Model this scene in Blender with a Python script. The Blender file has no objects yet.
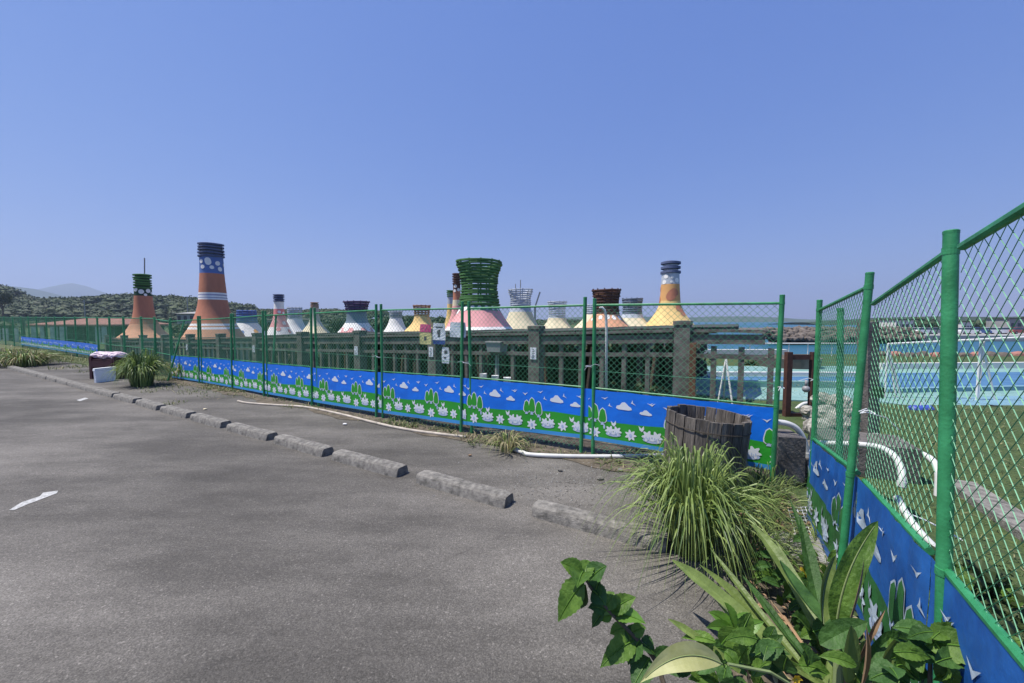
import bpy, math, random
import numpy as np
from mathutils import Vector, Matrix
random.seed(7)
S = bpy.context.scene
COL = S.collection
R = math.radians
# ---------------------------------------------------------------- camera
W_, H_, F_ = 1024, 683, 385.0
PITCH = math.atan(20.5 / F_)
CAM = Vector((0, 0, 1.55))
cam_d = bpy.data.cameras.new('camera'); cam = bpy.data.objects.new('camera', cam_d); COL.objects.link(cam)
cam_d.sensor_width = 36; cam_d.lens = F_ / W_ * 36; cam_d.clip_start = 0.05; cam_d.clip_end = 20000
cam.location = CAM; cam.rotation_euler = (R(90) - PITCH, 0, 0)
S.camera = cam
# ---------------------------------------------------------------- world, sun, exposure
SUN_EL, SUN_AZ = R(67), R(-98)          # azimuth measured from +Y towards +X
w = bpy.data.worlds.new('World'); S.world = w; w.use_nodes = True
nt = w.node_tree; bg = nt.nodes['Background']
sky = nt.nodes.new('ShaderNodeTexSky'); sky.sky_type = 'NISHITA'; sky.sun_disc = False
sky.sun_elevation = SUN_EL; sky.sun_rotation = SUN_AZ
sky.altitude = 0; sky.air_density = 1.0; sky.dust_density = 0.2; sky.ozone_density = 6.0
sp = nt.nodes.new('ShaderNodeSeparateColor'); cb = nt.nodes.new('ShaderNodeCombineColor'); nt.links.new(sky.outputs[0], sp.inputs[0])
for i_, (g_, k_) in enumerate(((.76, 1.07), (.60, 1.47), (.34, 3.62))):     # hazy summer sky: softer gradient than the clear-air model
    pw = nt.nodes.new('ShaderNodeMath'); pw.operation = 'POWER'; pw.inputs[1].default_value = g_; nt.links.new(sp.outputs[i_], pw.inputs[0])
    ml = nt.nodes.new('ShaderNodeMath'); ml.operation = 'MULTIPLY'; ml.inputs[1].default_value = k_; nt.links.new(pw.outputs[0], ml.inputs[0]); nt.links.new(ml.outputs[0], cb.inputs[i_])
nt.links.new(cb.outputs[0], bg.inputs[0]); bg.inputs[1].default_value = 0.088
sd = bpy.data.lights.new('sun', 'SUN'); sun = bpy.data.objects.new('sun', sd); COL.objects.link(sun)
sd.energy = 5.0; sd.angle = R(0.53); sd.color = (1, 0.945, 0.85)
sdir = Vector((math.sin(SUN_AZ) * math.cos(SUN_EL), math.cos(SUN_AZ) * math.cos(SUN_EL), math.sin(SUN_EL)))
sun.rotation_euler = sdir.to_track_quat('Z', 'Y').to_euler(); sun.location = (0, 0, 60)
S.view_settings.view_transform = 'Standard'; S.view_settings.look = 'None'
S.view_settings.exposure = 0.38; S.view_settings.gamma = 1; S.view_settings.use_curve_mapping = False
S.render.engine = 'CYCLES'; S.cycles.max_bounces = 6; S.cycles.transparent_max_bounces = 12
# ---------------------------------------------------------------- helpers
def ray(x, y):
    a = (x - W_ / 2) / F_; b = (H_ / 2 - y) / F_
    c, s = math.cos(PITCH), math.sin(PITCH)
    return Vector((a, c + b * s, -s + b * c))
def at(x, y, Y):
    r = ray(x, y); return CAM + r * (Y / r.y)
def gnd(x, y, z=0.0):
    r = ray(x, y); return CAM + r * ((z - CAM.z) / r.z)
def lerp(a, b, t): return a + (b - a) * t
def interp(pts, x):
    if x <= pts[0][0]: return pts[0][1]
    for (x0, y0), (x1, y1) in zip(pts, pts[1:]):
        if x <= x1: return y0 + (y1 - y0) * (x - x0) / (x1 - x0)
    return pts[-1][1]
def sstep(a, b, x):
    t = max(0, min(1, (x - a) / (b - a))); return t * t * (3 - 2 * t)
def rv(a=1): return Vector((random.uniform(-a, a), random.uniform(-a, a), random.uniform(-a, a)))

MATS = {}
def mat(name, col, rough=0.7, var=0.15, scale=6, bump=0.0, bscale=40, metal=0, spec=0.5, col2=None, trans=0.0, stretch=None, detail=4):
    """noise-varied principled material; col2 = second colour mixed in by the noise"""
    m = bpy.data.materials.new(name); m.use_nodes = True
    n = m.node_tree.nodes; l = m.node_tree.links; p = n['Principled BSDF']
    p.inputs['Roughness'].default_value = rough; p.inputs['Metallic'].default_value = metal
    p.inputs['Specular IOR Level'].default_value = spec
    tc = n.new('ShaderNodeTexCoord'); src = tc.outputs['Object']
    if stretch:
        mp = n.new('ShaderNodeMapping'); mp.inputs['Scale'].default_value = stretch
        l.new(src, mp.inputs[0]); src = mp.outputs[0]
    nz = n.new('ShaderNodeTexNoise'); nz.inputs['Scale'].default_value = scale; nz.inputs['Detail'].default_value = detail
    nz.inputs['Roughness'].default_value = 0.65
    l.new(src, nz.inputs['Vector'])
    cr = n.new('ShaderNodeValToRGB'); cr.color_ramp.elements[0].position = 0.3; cr.color_ramp.elements[1].position = 0.7
    c1 = [min(1, c * (1 - var)) for c in col]; c2 = list(col2) if col2 else [min(1, c * (1 + var)) for c in col]
    cr.color_ramp.elements[0].color = (*c1, 1); cr.color_ramp.elements[1].color = (*c2, 1)
    l.new(nz.outputs[0], cr.inputs[0]); l.new(cr.outputs[0], p.inputs['Base Color'])
    if bump:
        n2 = n.new('ShaderNodeTexNoise'); n2.inputs['Scale'].default_value = bscale; n2.inputs['Detail'].default_value = 5
        l.new(src, n2.inputs['Vector'])
        b = n.new('ShaderNodeBump'); b.inputs['Strength'].default_value = bump; b.inputs['Distance'].default_value = 0.02
        l.new(n2.outputs[0], b.inputs['Height']); l.new(b.outputs[0], p.inputs['Normal'])
    if trans:
        t = n.new('ShaderNodeBsdfTranslucent'); mx = n.new('ShaderNodeMixShader'); mx.inputs[0].default_value = trans
        l.new(cr.outputs[0], t.inputs[0]); l.new(p.outputs[0], mx.inputs[1]); l.new(t.outputs[0], mx.inputs[2])
        l.new(mx.outputs[0], n['Material Output'].inputs[0])
    MATS[name] = m; return m
M = MATS

class MB:
    def __init__(s): s.v = []; s.f = []; s.m = []; s.mats = []; s.cur = 0; s.uvs = None
    def use(s, m):
        if isinstance(m, str): m = M[m]
        if m not in s.mats: s.mats.append(m)
        s.cur = s.mats.index(m); return s
    def add(s, vs, fs):
        o = len(s.v); s.v += [tuple(v) for v in vs]
        for f in fs: s.f.append(tuple(i + o for i in f)); s.m.append(s.cur)
        return s
    def box(s, c, size, rot=None, taper=1.0, jit=0):
        hx, hy, hz = [a / 2 for a in size]; vs = []
        for z in (-hz, hz):
            k = taper if z > 0 else 1
            for x, y in ((-hx, -hy), (hx, -hy), (hx, hy), (-hx, hy)):
                v = Vector((x * k, y * k, z))
                if jit: v += rv(jit)
                if rot is not None: v = rot @ v
                vs.append(v + Vector(c))
        return s.add(vs, [(3, 2, 1, 0), (4, 5, 6, 7), (0, 1, 5, 4), (1, 2, 6, 5), (2, 3, 7, 6), (3, 0, 4, 7)])
    def tube(s, pts, r, n=8, caps=True, flat=None):
        pts = [Vector(p) for p in pts]; k = len(pts)
        rr = r if isinstance(r, (list, tuple)) else [r] * k
        vs = []; fs = []; up = None
        for i, p in enumerate(pts):
            d = (pts[min(i + 1, k - 1)] - pts[max(i - 1, 0)]).normalized()
            if up is None or abs(d.dot(up)) > 0.95:
                up = Vector((0, 0, 1)) if abs(d.z) < 0.9 else Vector((1, 0, 0))
            a = d.cross(up).normalized(); b = a.cross(d).normalized(); up = b
            for j in range(n):
                t = 2 * math.pi * (j + .5) / n
                vs.append(p + a * math.cos(t) * rr[i] + b * math.sin(t) * rr[i] * (flat or 1))
        for i in range(k - 1):
            for j in range(n):
                fs.append((i * n + j, i * n + (j + 1) % n, (i + 1) * n + (j + 1) % n, (i + 1) * n + j))
        if caps: fs.append(tuple(range(n - 1, -1, -1))); fs.append(tuple((k - 1) * n + j for j in range(n)))
        return s.add(vs, fs)
    def poly(s, pts): return s.add(pts, [tuple(range(len(pts)))])
    def prism(s, pts, z0, z1):
        n = len(pts)
        vs = [(p[0], p[1], z0) for p in pts] + [(p[0], p[1], z1) for p in pts]
        fs = [tuple(range(n - 1, -1, -1)), tuple(range(n, 2 * n))] + [(i, (i + 1) % n, n + (i + 1) % n, n + i) for i in range(n)]
        return s.add(vs, fs)
    def ball(s, c, r, sub=1, jit=0.0):
        vs, fs = ICO[sub]; c = Vector(c); r = Vector(r) if not isinstance(r, (int, float)) else Vector((r, r, r))
        return s.add([c + Vector((v.x * r.x, v.y * r.y, v.z * r.z)) * (1 + random.uniform(-jit, jit)) for v in vs], fs)
    def build(s, name, parent=None, loc=None, smooth=False):
        if not s.v: return None
        a = np.array(s.v, dtype=np.float64)
        if parent is not None:
            off = WL[parent.name]
        else:
            off = Vector(loc) if loc is not None else Vector((float((a[:, 0].min() + a[:, 0].max()) / 2), float((a[:, 1].min() + a[:, 1].max()) / 2), float(a[:, 2].min())))
        a = a - np.array(off)
        me = bpy.data.meshes.new(name); me.from_pydata(a.tolist(), [], s.f)
        for m in s.mats: me.materials.append(m)
        if len(s.mats) > 1: me.polygons.foreach_set('material_index', s.m)
        if smooth: me.polygons.foreach_set('use_smooth', [True] * len(s.f))
        me.update()
        o = bpy.data.objects.new(name, me); COL.objects.link(o)
        if parent is not None: o.parent = parent; WL[o.name] = off
        else: o.location = off; WL[o.name] = off
        return o
WL = {}
def mkico():
    import bmesh
    d = {}
    for sub in (1, 2, 3):
        b = bmesh.new(); bmesh.ops.create_icosphere(b, subdivisions=sub, radius=1)
        b.verts.ensure_lookup_table()
        d[sub] = ([v.co.copy() for v in b.verts], [tuple(v.index for v in f.verts) for f in b.faces]); b.free()
    return d
ICO = mkico()
def tag(o, label=None, cat=None, group=None, kind=None):
    if label: o['label'] = label
    if cat: o['category'] = cat
    if group: o['group'] = group
    if kind: o['kind'] = kind
    return o
def thing(name, loc, label, cat, group=None):
    o = bpy.data.objects.new(name, None); COL.objects.link(o); o.location = loc; o.empty_display_size = .2
    WL[o.name] = Vector(loc); return tag(o, label, cat, group)

# ---------------------------------------------------------------- materials
mat('concrete', (.24, .235, .22), .9, .35, 5, .5, 60)
mat('kerb_concrete', (.10, .095, .085), .92, .4, 16, .55, 110, col2=(.32, .30, .265), detail=9)
mat('rail_concrete', (.07, .063, .056), .9, .4, 5, .5, 40, col2=(.21, .19, .172), detail=8)
mat('post_green', (.022, .21, .07), .45, .3, 9, .12, 90, col2=(.045, .30, .12), detail=9)
mat('wire_green', (.08, .32, .16), .5, .25, 3, col2=(.13, .40, .22))
mat('banner_blue', (.006, .17, .74), .42, .14, 1.5, .4, 7, detail=8)
mat('banner_green', (.025, .30, .025), .5, .14, 2, .4, 7, detail=8)
mat('banner_white', (.70, .74, .78), .5, .04, 3)
mat('banner_pale', (.42, .52, .72), .5, .1, 9)
mat('banner_aqua', (.05, .28, .62), .5, .1, 3)
mat('banner_dusty', (.03, .09, .33), .6, .25, 3)
mat('tie_white', (.75, .76, .78), .5, .05)
mat('pvc_white', (.60, .60, .58), .4, .12, 8)
mat('paint_white', (.74, .74, .72), .6, .08, 4)
mat('line_white', (.22, .22, .21), .85, .1, 34, .3, 60, col2=(.62, .62, .60), detail=8)
mat('soil', (.075, .058, .04), .95, .45, 7, .8, 30, col2=(.17, .14, .10))
mat('lawn', (.055, .07, .022), .9, .4, 3, .9, 60, col2=(.12, .15, .05), detail=8)
mat('rock', (.10, .08, .065), .9, .4, .8, .7, 4, col2=(.19, .16, .135))
mat('pool_blue', (.04, .13, .27), .6, .2, 1.5, col2=(.08, .20, .34), detail=8)
mat('pool_teal', (.15, .31, .29), .6, .12, 1.2, col2=(.25, .40, .37), detail=8)
mat('pool_sky', (.14, .28, .36), .6, .2, 1.2, col2=(.2, .36, .44), detail=8)
mat('timber', (.10, .065, .045), .85, .4, 9, .5, 30, stretch=(1, 1, .15))
mat('timber_red', (.075, .03, .022), .75, .35, 9)
mat('dark_wood', (.055, .045, .035), .85, .4, 6, .4, 20)
mat('roof_dark', (.045, .05, .04), .9, .4, 4, .5, 12)
mat('rust', (.13, .06, .035), .9, .5, 14, .5, 40)
mat('roof_red', (.33, .15, .12), .85, .2, 1.5)
mat('wall_grey', (.30, .30, .29), .9, .15, 1)
mat('wall_white', (.62, .61, .58), .9, .1, 1)
mat('glass_dark', (.03, .045, .055), .15, .2, 1)
mat('panel_pale', (.42, .5, .42), .6, .4, 2.2, col2=(.6, .64, .58))
mat('orange', (.46, .18, .105), .8, .16, 1.6, .4, 9, stretch=(1, 1, .35), detail=8)
mat('orange_light', (.62, .31, .18), .8, .16, 1.6, .4, 9, stretch=(1, 1, .35), detail=8)
mat('brown_red', (.26, .075, .045), .8, .2, 1)
mat('t_white', (.80, .78, .75), .8, .14, 1.6, .4, 9, stretch=(1, 1, .35), detail=8)
mat('t_lilac', (.35, .34, .45), .7, .1, 1)
mat('t_blue', (.10, .17, .40), .7, .1, 1)
mat('t_navy', (.08, .105, .20), .7, .2, 2)
mat('t_pink', (.66, .22, .22), .75, .1, 1)
mat('t_rose', (.70, .32, .32), .8, .16, 1.6, .4, 9, stretch=(1, 1, .35), detail=8)
mat('t_cream', (.66, .58, .40), .8, .16, 1.6, .4, 9, stretch=(1, 1, .35), detail=8)
mat('t_yellow', (.72, .50, .20), .8, .16, 1.6, .4, 9, stretch=(1, 1, .35), detail=8)
mat('t_amber', (.66, .35, .13), .75, .1, .8)
mat('t_green', (.055, .16, .04), .7, .3, 2)
mat('t_darkgreen', (.012, .05, .022), .7, .3, 2)
mat('t_mint', (.12, .30, .17), .7, .2, 2)
mat('t_purple', (.10, .06, .14), .7, .3, 2)
mat('t_slate', (.16, .20, .27), .7, .2, 2)
mat('t_pale', (.42, .46, .52), .7, .15, 2)
mat('t_brown', (.09, .04, .03), .75, .3, 2)
mat('t_tan', (.26, .15, .10), .75, .3, 2)
mat('t_beige', (.50, .47, .38), .75, .1, 1)
mat('antenna', (.25, .25, .26), .5, .1)
mat('maroon', (.05, .012, .016), .55, .2, 5)
mat('styrofoam', (.86, .87, .87), .8, .04, 10, .2, 60)
mat('bag_pink', (.72, .45, .55), .5, .3, 14, .5, 20, col2=(.8, .74, .76))
mat('float_blue', (.05, .09, .38), .5, .2, 8)
mat('black_rubber', (.015, .015, .016), .7, .2)
mat('car_white', (.7, .7, .7), .3, .03); mat('car_grey', (.2, .21, .22), .3, .03); mat('car_red', (.35, .06, .05), .3, .05)
mat('car_blue', (.07, .12, .28), .3, .05)
mat('paper_white', (.72, .74, .78), .8, .05); mat('paper_pink', (.7, .10, .25), .8, .1); mat('paper_yellow', (.62, .56, .25), .8, .1)
mat('paper_navy', (.03, .06, .25), .8, .1); mat('ink', (.08, .08, .1), .8, .1)
mat('bark', (.09, .07, .05), .95, .4, 6, .6, 20)
mat('leaf_dark', (.022, .045, .015), .7, .45, .35, trans=.15, col2=(.05, .085, .025))
mat('leaf_mid', (.035, .07, .02), .7, .4, .35, trans=.2, col2=(.085, .12, .035))
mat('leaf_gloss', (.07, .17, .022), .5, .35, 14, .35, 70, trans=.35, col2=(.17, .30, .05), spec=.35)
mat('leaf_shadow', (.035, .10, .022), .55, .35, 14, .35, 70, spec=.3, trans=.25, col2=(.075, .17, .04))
mat('leaf_strap', (.12, .19, .04), .5, .3, 10, .3, 50, trans=.3, col2=(.22, .30, .08), stretch=(1, 1, .3))
mat('leaf_rib', (.22, .28, .12), .4, .15, 10, trans=.1)
mat('leaf_yellow', (.42, .44, .14), .5, .2, 9, trans=.3, col2=(.55, .55, .26))
mat('leaf_bright', (.13, .27, .04), .4, .3, 10, trans=.35)
mat('flower_yellow', (.75, .50, .03), .5, .2, 10, trans=.2)
mat('leaf_dead', (.30, .19, .11), .8, .3, 20, trans=.1)
mat('blade', (.16, .26, .05), .45, .3, 5, trans=.35, col2=(.36, .46, .14))
mat('blade_dark', (.06, .14, .025), .5, .35, 5, trans=.2, col2=(.12, .18, .05))
mat('blade_dry', (.34, .30, .16), .7, .3, 6, trans=.2)
mat('weed', (.06, .11, .025), .7, .4, 4, trans=.2, col2=(.2, .22, .08))
mat('hose', (.42, .37, .31), .7, .3, 5, .2, 30)
mat('mount_near', (.05, .08, .05), 1, .3, .004); mat('mount_far', (.06, .09, .06), 1, .2, .002)
mat('wood_bucket', (.055, .046, .04), .9, .5, 14, .9, 60, col2=(.20, .175, .15), stretch=(1, 1, .12))

def asphalt():
    m = bpy.data.materials.new('asphalt'); m.use_nodes = True; n = m.node_tree.nodes; l = m.node_tree.links; p = n['Principled BSDF']
    tc = n.new('ShaderNodeTexCoord'); src = tc.outputs['Object']
    def noise(sc, det=4, ro=.6, vec=None, w=0):
        a = n.new('ShaderNodeTexNoise'); a.inputs['Scale'].default_value = sc; a.inputs['Detail'].default_value = det; a.inputs['Roughness'].default_value = ro
        l.new(vec or src, a.inputs['Vector']); return a.outputs[0]
    def ramp(v, a, b, c0, c1):
        r = n.new('ShaderNodeValToRGB'); r.color_ramp.elements[0].position = a; r.color_ramp.elements[1].position = b
        r.color_ramp.elements[0].color = (*[c0] * 3, 1); r.color_ramp.elements[1].color = (*[c1] * 3, 1); l.new(v, r.inputs[0]); return r.outputs[0]
    def mul(a, b):
        x = n.new('ShaderNodeMix'); x.data_type = 'RGBA'; x.blend_type = 'MULTIPLY'; x.inputs[0].default_value = 1
        l.new(a, x.inputs[6]); l.new(b, x.inputs[7]); return x.outputs[2]
    vo = n.new('ShaderNodeTexVoronoi'); vo.inputs['Scale'].default_value = 150; l.new(src, vo.inputs['Vector'])
    sep = n.new('ShaderNodeSeparateColor'); l.new(vo.outputs['Color'], sep.inputs[0])
    grain = ramp(sep.outputs[0], .1, 1.0, .72, 1.25)
    vo2 = n.new('ShaderNodeTexVoronoi'); vo2.inputs['Scale'].default_value = 115; l.new(src, vo2.inputs['Vector'])
    sep2 = n.new('ShaderNodeSeparateColor'); l.new(vo2.outputs['Color'], sep2.inputs[0])
    chips = ramp(sep2.outputs[1], .95, .98, 1.0, 1.55)
    fine = ramp(noise(160, 3), .35, .68, .75, 1.3)
    mp = n.new('ShaderNodeMapping'); mp.inputs['Rotation'].default_value = (0, 0, R(28)); mp.inputs['Scale'].default_value = (.35, 1.3, 1); l.new(src, mp.inputs[0])
    stain = ramp(noise(.9, 6, .65, mp.outputs[0]), .40, .60, .66, 1.18)
    stain2 = ramp(noise(.4, 5, .6), .38, .60, .74, 1.12)
    vc = n.new('ShaderNodeTexVoronoi'); vc.feature = 'DISTANCE_TO_EDGE'; vc.inputs['Scale'].default_value = .28
    nv = n.new('ShaderNodeTexNoise'); nv.inputs['Scale'].default_value = 1.8; nv.inputs['Detail'].default_value = 5; l.new(src, nv.inputs['Vector'])
    va = n.new('ShaderNodeMix'); va.data_type = 'VECTOR'; va.inputs[0].default_value = .18; l.new(src, va.inputs[4]); l.new(nv.outputs['Color'], va.inputs[5]); l.new(va.outputs[1], vc.inputs['Vector'])
    crack = ramp(vc.outputs['Distance'], .0, .0035, .88, 1.0)
    base = n.new('ShaderNodeRGB'); base.outputs[0].default_value = (.139, .129, .115, 1)
    c = base.outputs[0]
    for x in (grain, chips, fine, stain, stain2, crack): c = mul(c, x)
    l.new(c, p.inputs['Base Color']); p.inputs['Roughness'].default_value = .88; p.inputs['Specular IOR Level'].default_value = .3
    b = n.new('ShaderNodeBump'); b.inputs['Strength'].default_value = .55; b.inputs['Distance'].default_value = .006
    l.new(sep.outputs[0], b.inputs['Height'])
    b2 = n.new('ShaderNodeBump'); b2.inputs['Strength'].default_value = .5; b2.inputs['Distance'].default_value = .02
    l.new(noise(9, 6, .7), b2.inputs['Height']); l.new(b.outputs[0], b2.inputs['Normal']); l.new(b2.outputs[0], p.inputs['Normal'])
    M['asphalt'] = m
asphalt()
def sea_mat():
    m = bpy.data.materials.new('sea_water'); m.use_nodes = True; n = m.node_tree.nodes; l = m.node_tree.links; p = n['Principled BSDF']
    tc = n.new('ShaderNodeTexCoord'); mp = n.new('ShaderNodeMapping'); mp.inputs['Scale'].default_value = (.25, 1, 1); l.new(tc.outputs['Object'], mp.inputs[0])
    nz = n.new('ShaderNodeTexNoise'); nz.inputs['Scale'].default_value = 1.2; nz.inputs['Detail'].default_value = 6; l.new(mp.outputs[0], nz.inputs['Vector'])
    cr = n.new('ShaderNodeValToRGB'); cr.color_ramp.elements[0].color = (.010, .075, .125, 1); cr.color_ramp.elements[1].color = (.02, .125, .18, 1)
    n2 = n.new('ShaderNodeTexNoise'); n2.inputs['Scale'].default_value = .03; l.new(mp.outputs[0], n2.inputs['Vector']); l.new(n2.outputs[0], cr.inputs[0]); l.new(cr.outputs[0], p.inputs['Base Color'])
    p.inputs['Roughness'].default_value = .35; p.inputs['Specular IOR Level'].default_value = .35
    b = n.new('ShaderNodeBump'); b.inputs['Strength'].default_value = .8; b.inputs['Distance'].default_value = .3; l.new(nz.outputs[0], b.inputs['Height']); l.new(b.outputs[0], p.inputs['Normal'])
    M['sea_water'] = m
sea_mat()

# ---------------------------------------------------------------- lines of the place
FP0 = Vector((2.48, 3.50)); FST = Vector((-1.4415, .829)); FDIR = FST.normalized(); FN = Vector((-FDIR.y, FDIR.x)); FN = -FN if FN.y < 0 else FN
RP0 = Vector((3.15, 7.10)); RST = Vector((-2.60, 1.557)); RDIR = RST.normalized(); RN = Vector((-RDIR.y, RDIR.x)); RN = -RN if RN.y < 0 else RN
def dfence(x, y): return (Vector((x, y)) - FP0).dot(FN)
def drail(x, y): return (Vector((x, y)) - RP0).dot(RN)
def coast(x): return 21.5 + .25 * math.sin(x * .7) if x > 5.5 else 21.5 + (5.5 - x) * -3.2 if False else (21.5 if x > 5.5 else 21.5)
def is_land(x, y): return y < 21.5 or x < 5 + (y - 21.5) * .29
def terr(x, y):
    df = dfence(x, y); dr = drail(x, y)
    r = sstep(-.8, 2.6, x - .02 * y)
    n = (Vector((x, y)) - RP0).dot(RDIR) / 3.03
    if x > 0 and df < .1 or df < .1: return -.004 if False else 0.0
    hr = -.3 * sstep(6.6, 8.6, y)
    hl = -sstep(.2, 2.2, df) * .088 * max(0, min(n, 11)) - sstep(.1, 3, dr) * .55
    h = lerp(hl, hr, r)
    e = min(21.5 - y if x > 5 + 0 else 1e9, 1e9)
    if not is_land(x, y):
        # metres past the shore
        d = min(y - 21.5, (x - (5 + (y - 21.5) * .29)))
        h -= 4.2 * sstep(0, 2.5, d)
    return h
def grid_mesh(name, xs, ys, fn, m, smooth=True):
    mb = MB().use(m); nx, ny = len(xs), len(ys)
    mb.v = [(x, y, fn(x, y)) for y in ys for x in xs]
    mb.f = [(j * nx + i, j * nx + i + 1, (j + 1) * nx + i + 1, (j + 1) * nx + i) for j in range(ny - 1) for i in range(nx - 1)]
    mb.m = [0] * len(mb.f)
    return mb.build(name, loc=(0, 0, 0), smooth=smooth)
def axis(*segs):
    out = []
    for a, b, st in segs:
        n = max(1, round((b - a) / st)); out += [a + (b - a) * i / n for i in range(n)]
    return out + [segs[-1][1]]
# ground: one sheet
def groundmat():
    m = bpy.data.materials.new('ground_cover'); m.use_nodes = True; n = m.node_tree.nodes; l = m.node_tree.links; p = n['Principled BSDF']
    tc = n.new('ShaderNodeTexCoord')
    nz = n.new('ShaderNodeTexNoise'); nz.inputs['Scale'].default_value = 2.2; nz.inputs['Detail'].default_value = 8; nz.inputs['Roughness'].default_value = .7; l.new(tc.outputs['Object'], nz.inputs['Vector'])
    n2 = n.new('ShaderNodeTexNoise'); n2.inputs['Scale'].default_value = 28; n2.inputs['Detail'].default_value = 6; l.new(tc.outputs['Object'], n2.inputs['Vector'])
    cr = n.new('ShaderNodeValToRGB'); e = cr.color_ramp.elements; e[0].position = .3; e[0].color = (.085, .07, .045, 1); e[1].position = .75; e[1].color = (.15, .15, .06, 1)
    k = e.new(.45); k.color = (.04, .075, .018, 1); k = e.new(.6); k.color = (.085, .115, .03, 1)
    mx = n.new('ShaderNodeMath'); mx.operation = 'MULTIPLY_ADD'; mx.inputs[1].default_value = .45; l.new(n2.outputs[0], mx.inputs[0])
    m3 = n.new('ShaderNodeMath'); m3.operation = 'MULTIPLY'; m3.inputs[1].default_value = .55; l.new(nz.outputs[0], m3.inputs[0]); l.new(m3.outputs[0], mx.inputs[2])
    l.new(mx.outputs[0], cr.inputs[0]); l.new(cr.outputs[0], p.inputs['Base Color']); p.inputs['Roughness'].default_value = .95
    b = n.new('ShaderNodeBump'); b.inputs['Strength'].default_value = .9; b.inputs['Distance'].default_value = .05; l.new(n2.outputs[0], b.inputs['Height']); l.new(b.outputs[0], p.inputs['Normal'])
    M['ground_cover'] = m
groundmat()
xs = axis((-700, -200, 50), (-200, -60, 10), (-60, -20, 2), (-20, 16, .5), (16, 40, 2), (40, 200, 16))
ys = axis((-60, -4, 8), (-4, 20, .5), (20, 26, .5), (26, 60, 3), (60, 200, 12), (200, 700, 50))
o = grid_mesh('ground', xs, ys, terr, 'ground_cover'); tag(o, kind='structure')
# sea: one sheet to the horizon
mb = MB().use('sea_water'); mb.add([(-3900, -200, -2.5), (3900, -200, -2.5), (3900, 5850, -2.5), (-3900, 5850, -2.5)], [(0, 1, 2, 3)])
tag(mb.build('sea', loc=(0, 0, -2.5)), kind='structure')
# car park
FPT = [(2.43, 3.46), (.89, 4.42), (-.63, 5.25), (-2.10, 6.08), (-3.57, 6.92), (-5.0, 7.78), (-6.24, 8.6), (-7.67, 9.45), (-9.1, 10.25)]
def fl(n, off=0.0):
    i = max(0, min(7, math.floor(n))); t = n - i
    p = Vector(FPT[i]).lerp(Vector(FPT[i + 1]), t) + FN * off; return (p.x, p.y)
pts = [(1.0, -40), (1.0, .9), (1.62, 2.2), fl(-.02, -.28), fl(8, -.22), (-15.8, 13.9), (-24.4, 18.7), (-60, 39), (-60, -40)]
# densified quad strip instead of one ngon: two triangles fans are fine for a flat sheet
mb = MB().use('asphalt'); mb.add([(x, y, .004) for x, y in pts], [(0, 1, 2, 3, 4), (0, 4, 5, 6, 7, 8)])
tag(mb.build('car_park_asphalt', loc=(0, 0, .004)), kind='structure')
# planting bed soil
mb = MB().use('soil')
bp = [(.55, -2), (.62, 1.0), (1.02, 1.75), (1.55, 2.5), (2.0, 3.4), (2.55, 3.4), (2.28, 2.85), (1.72, 1.92), (1.32, 1.15), (.9, .5), (.7, -2)]
vs = [(x, y, .008) for x, y in bp]
mb.add(vs, [(0, 1, 9, 10), (1, 2, 8, 9), (2, 3, 7, 8), (3, 4, 5, 6, 7)])
tag(mb.build('planting_bed', loc=(0, 0, .008)), kind='structure')
# painted line marks
def mark(px, label):
    mb = MB().use('line_white'); P = [gnd(*p) for p in px]
    mb.add([(p.x, p.y, .008) for p in P], [tuple(range(len(P)))])
    return tag(mb.build('painted_line', loc=(P[0].x, P[0].y, .008)), kind='structure')
mark([(9, 511), (22, 503), (40, 497), (43, 493.5), (58, 491.5), (57, 494), (44, 499), (28, 505), (14, 511)], '')
mark([(76.5, 400.5), (85, 398), (88.5, 398.8), (80, 401.5)], '')
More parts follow.
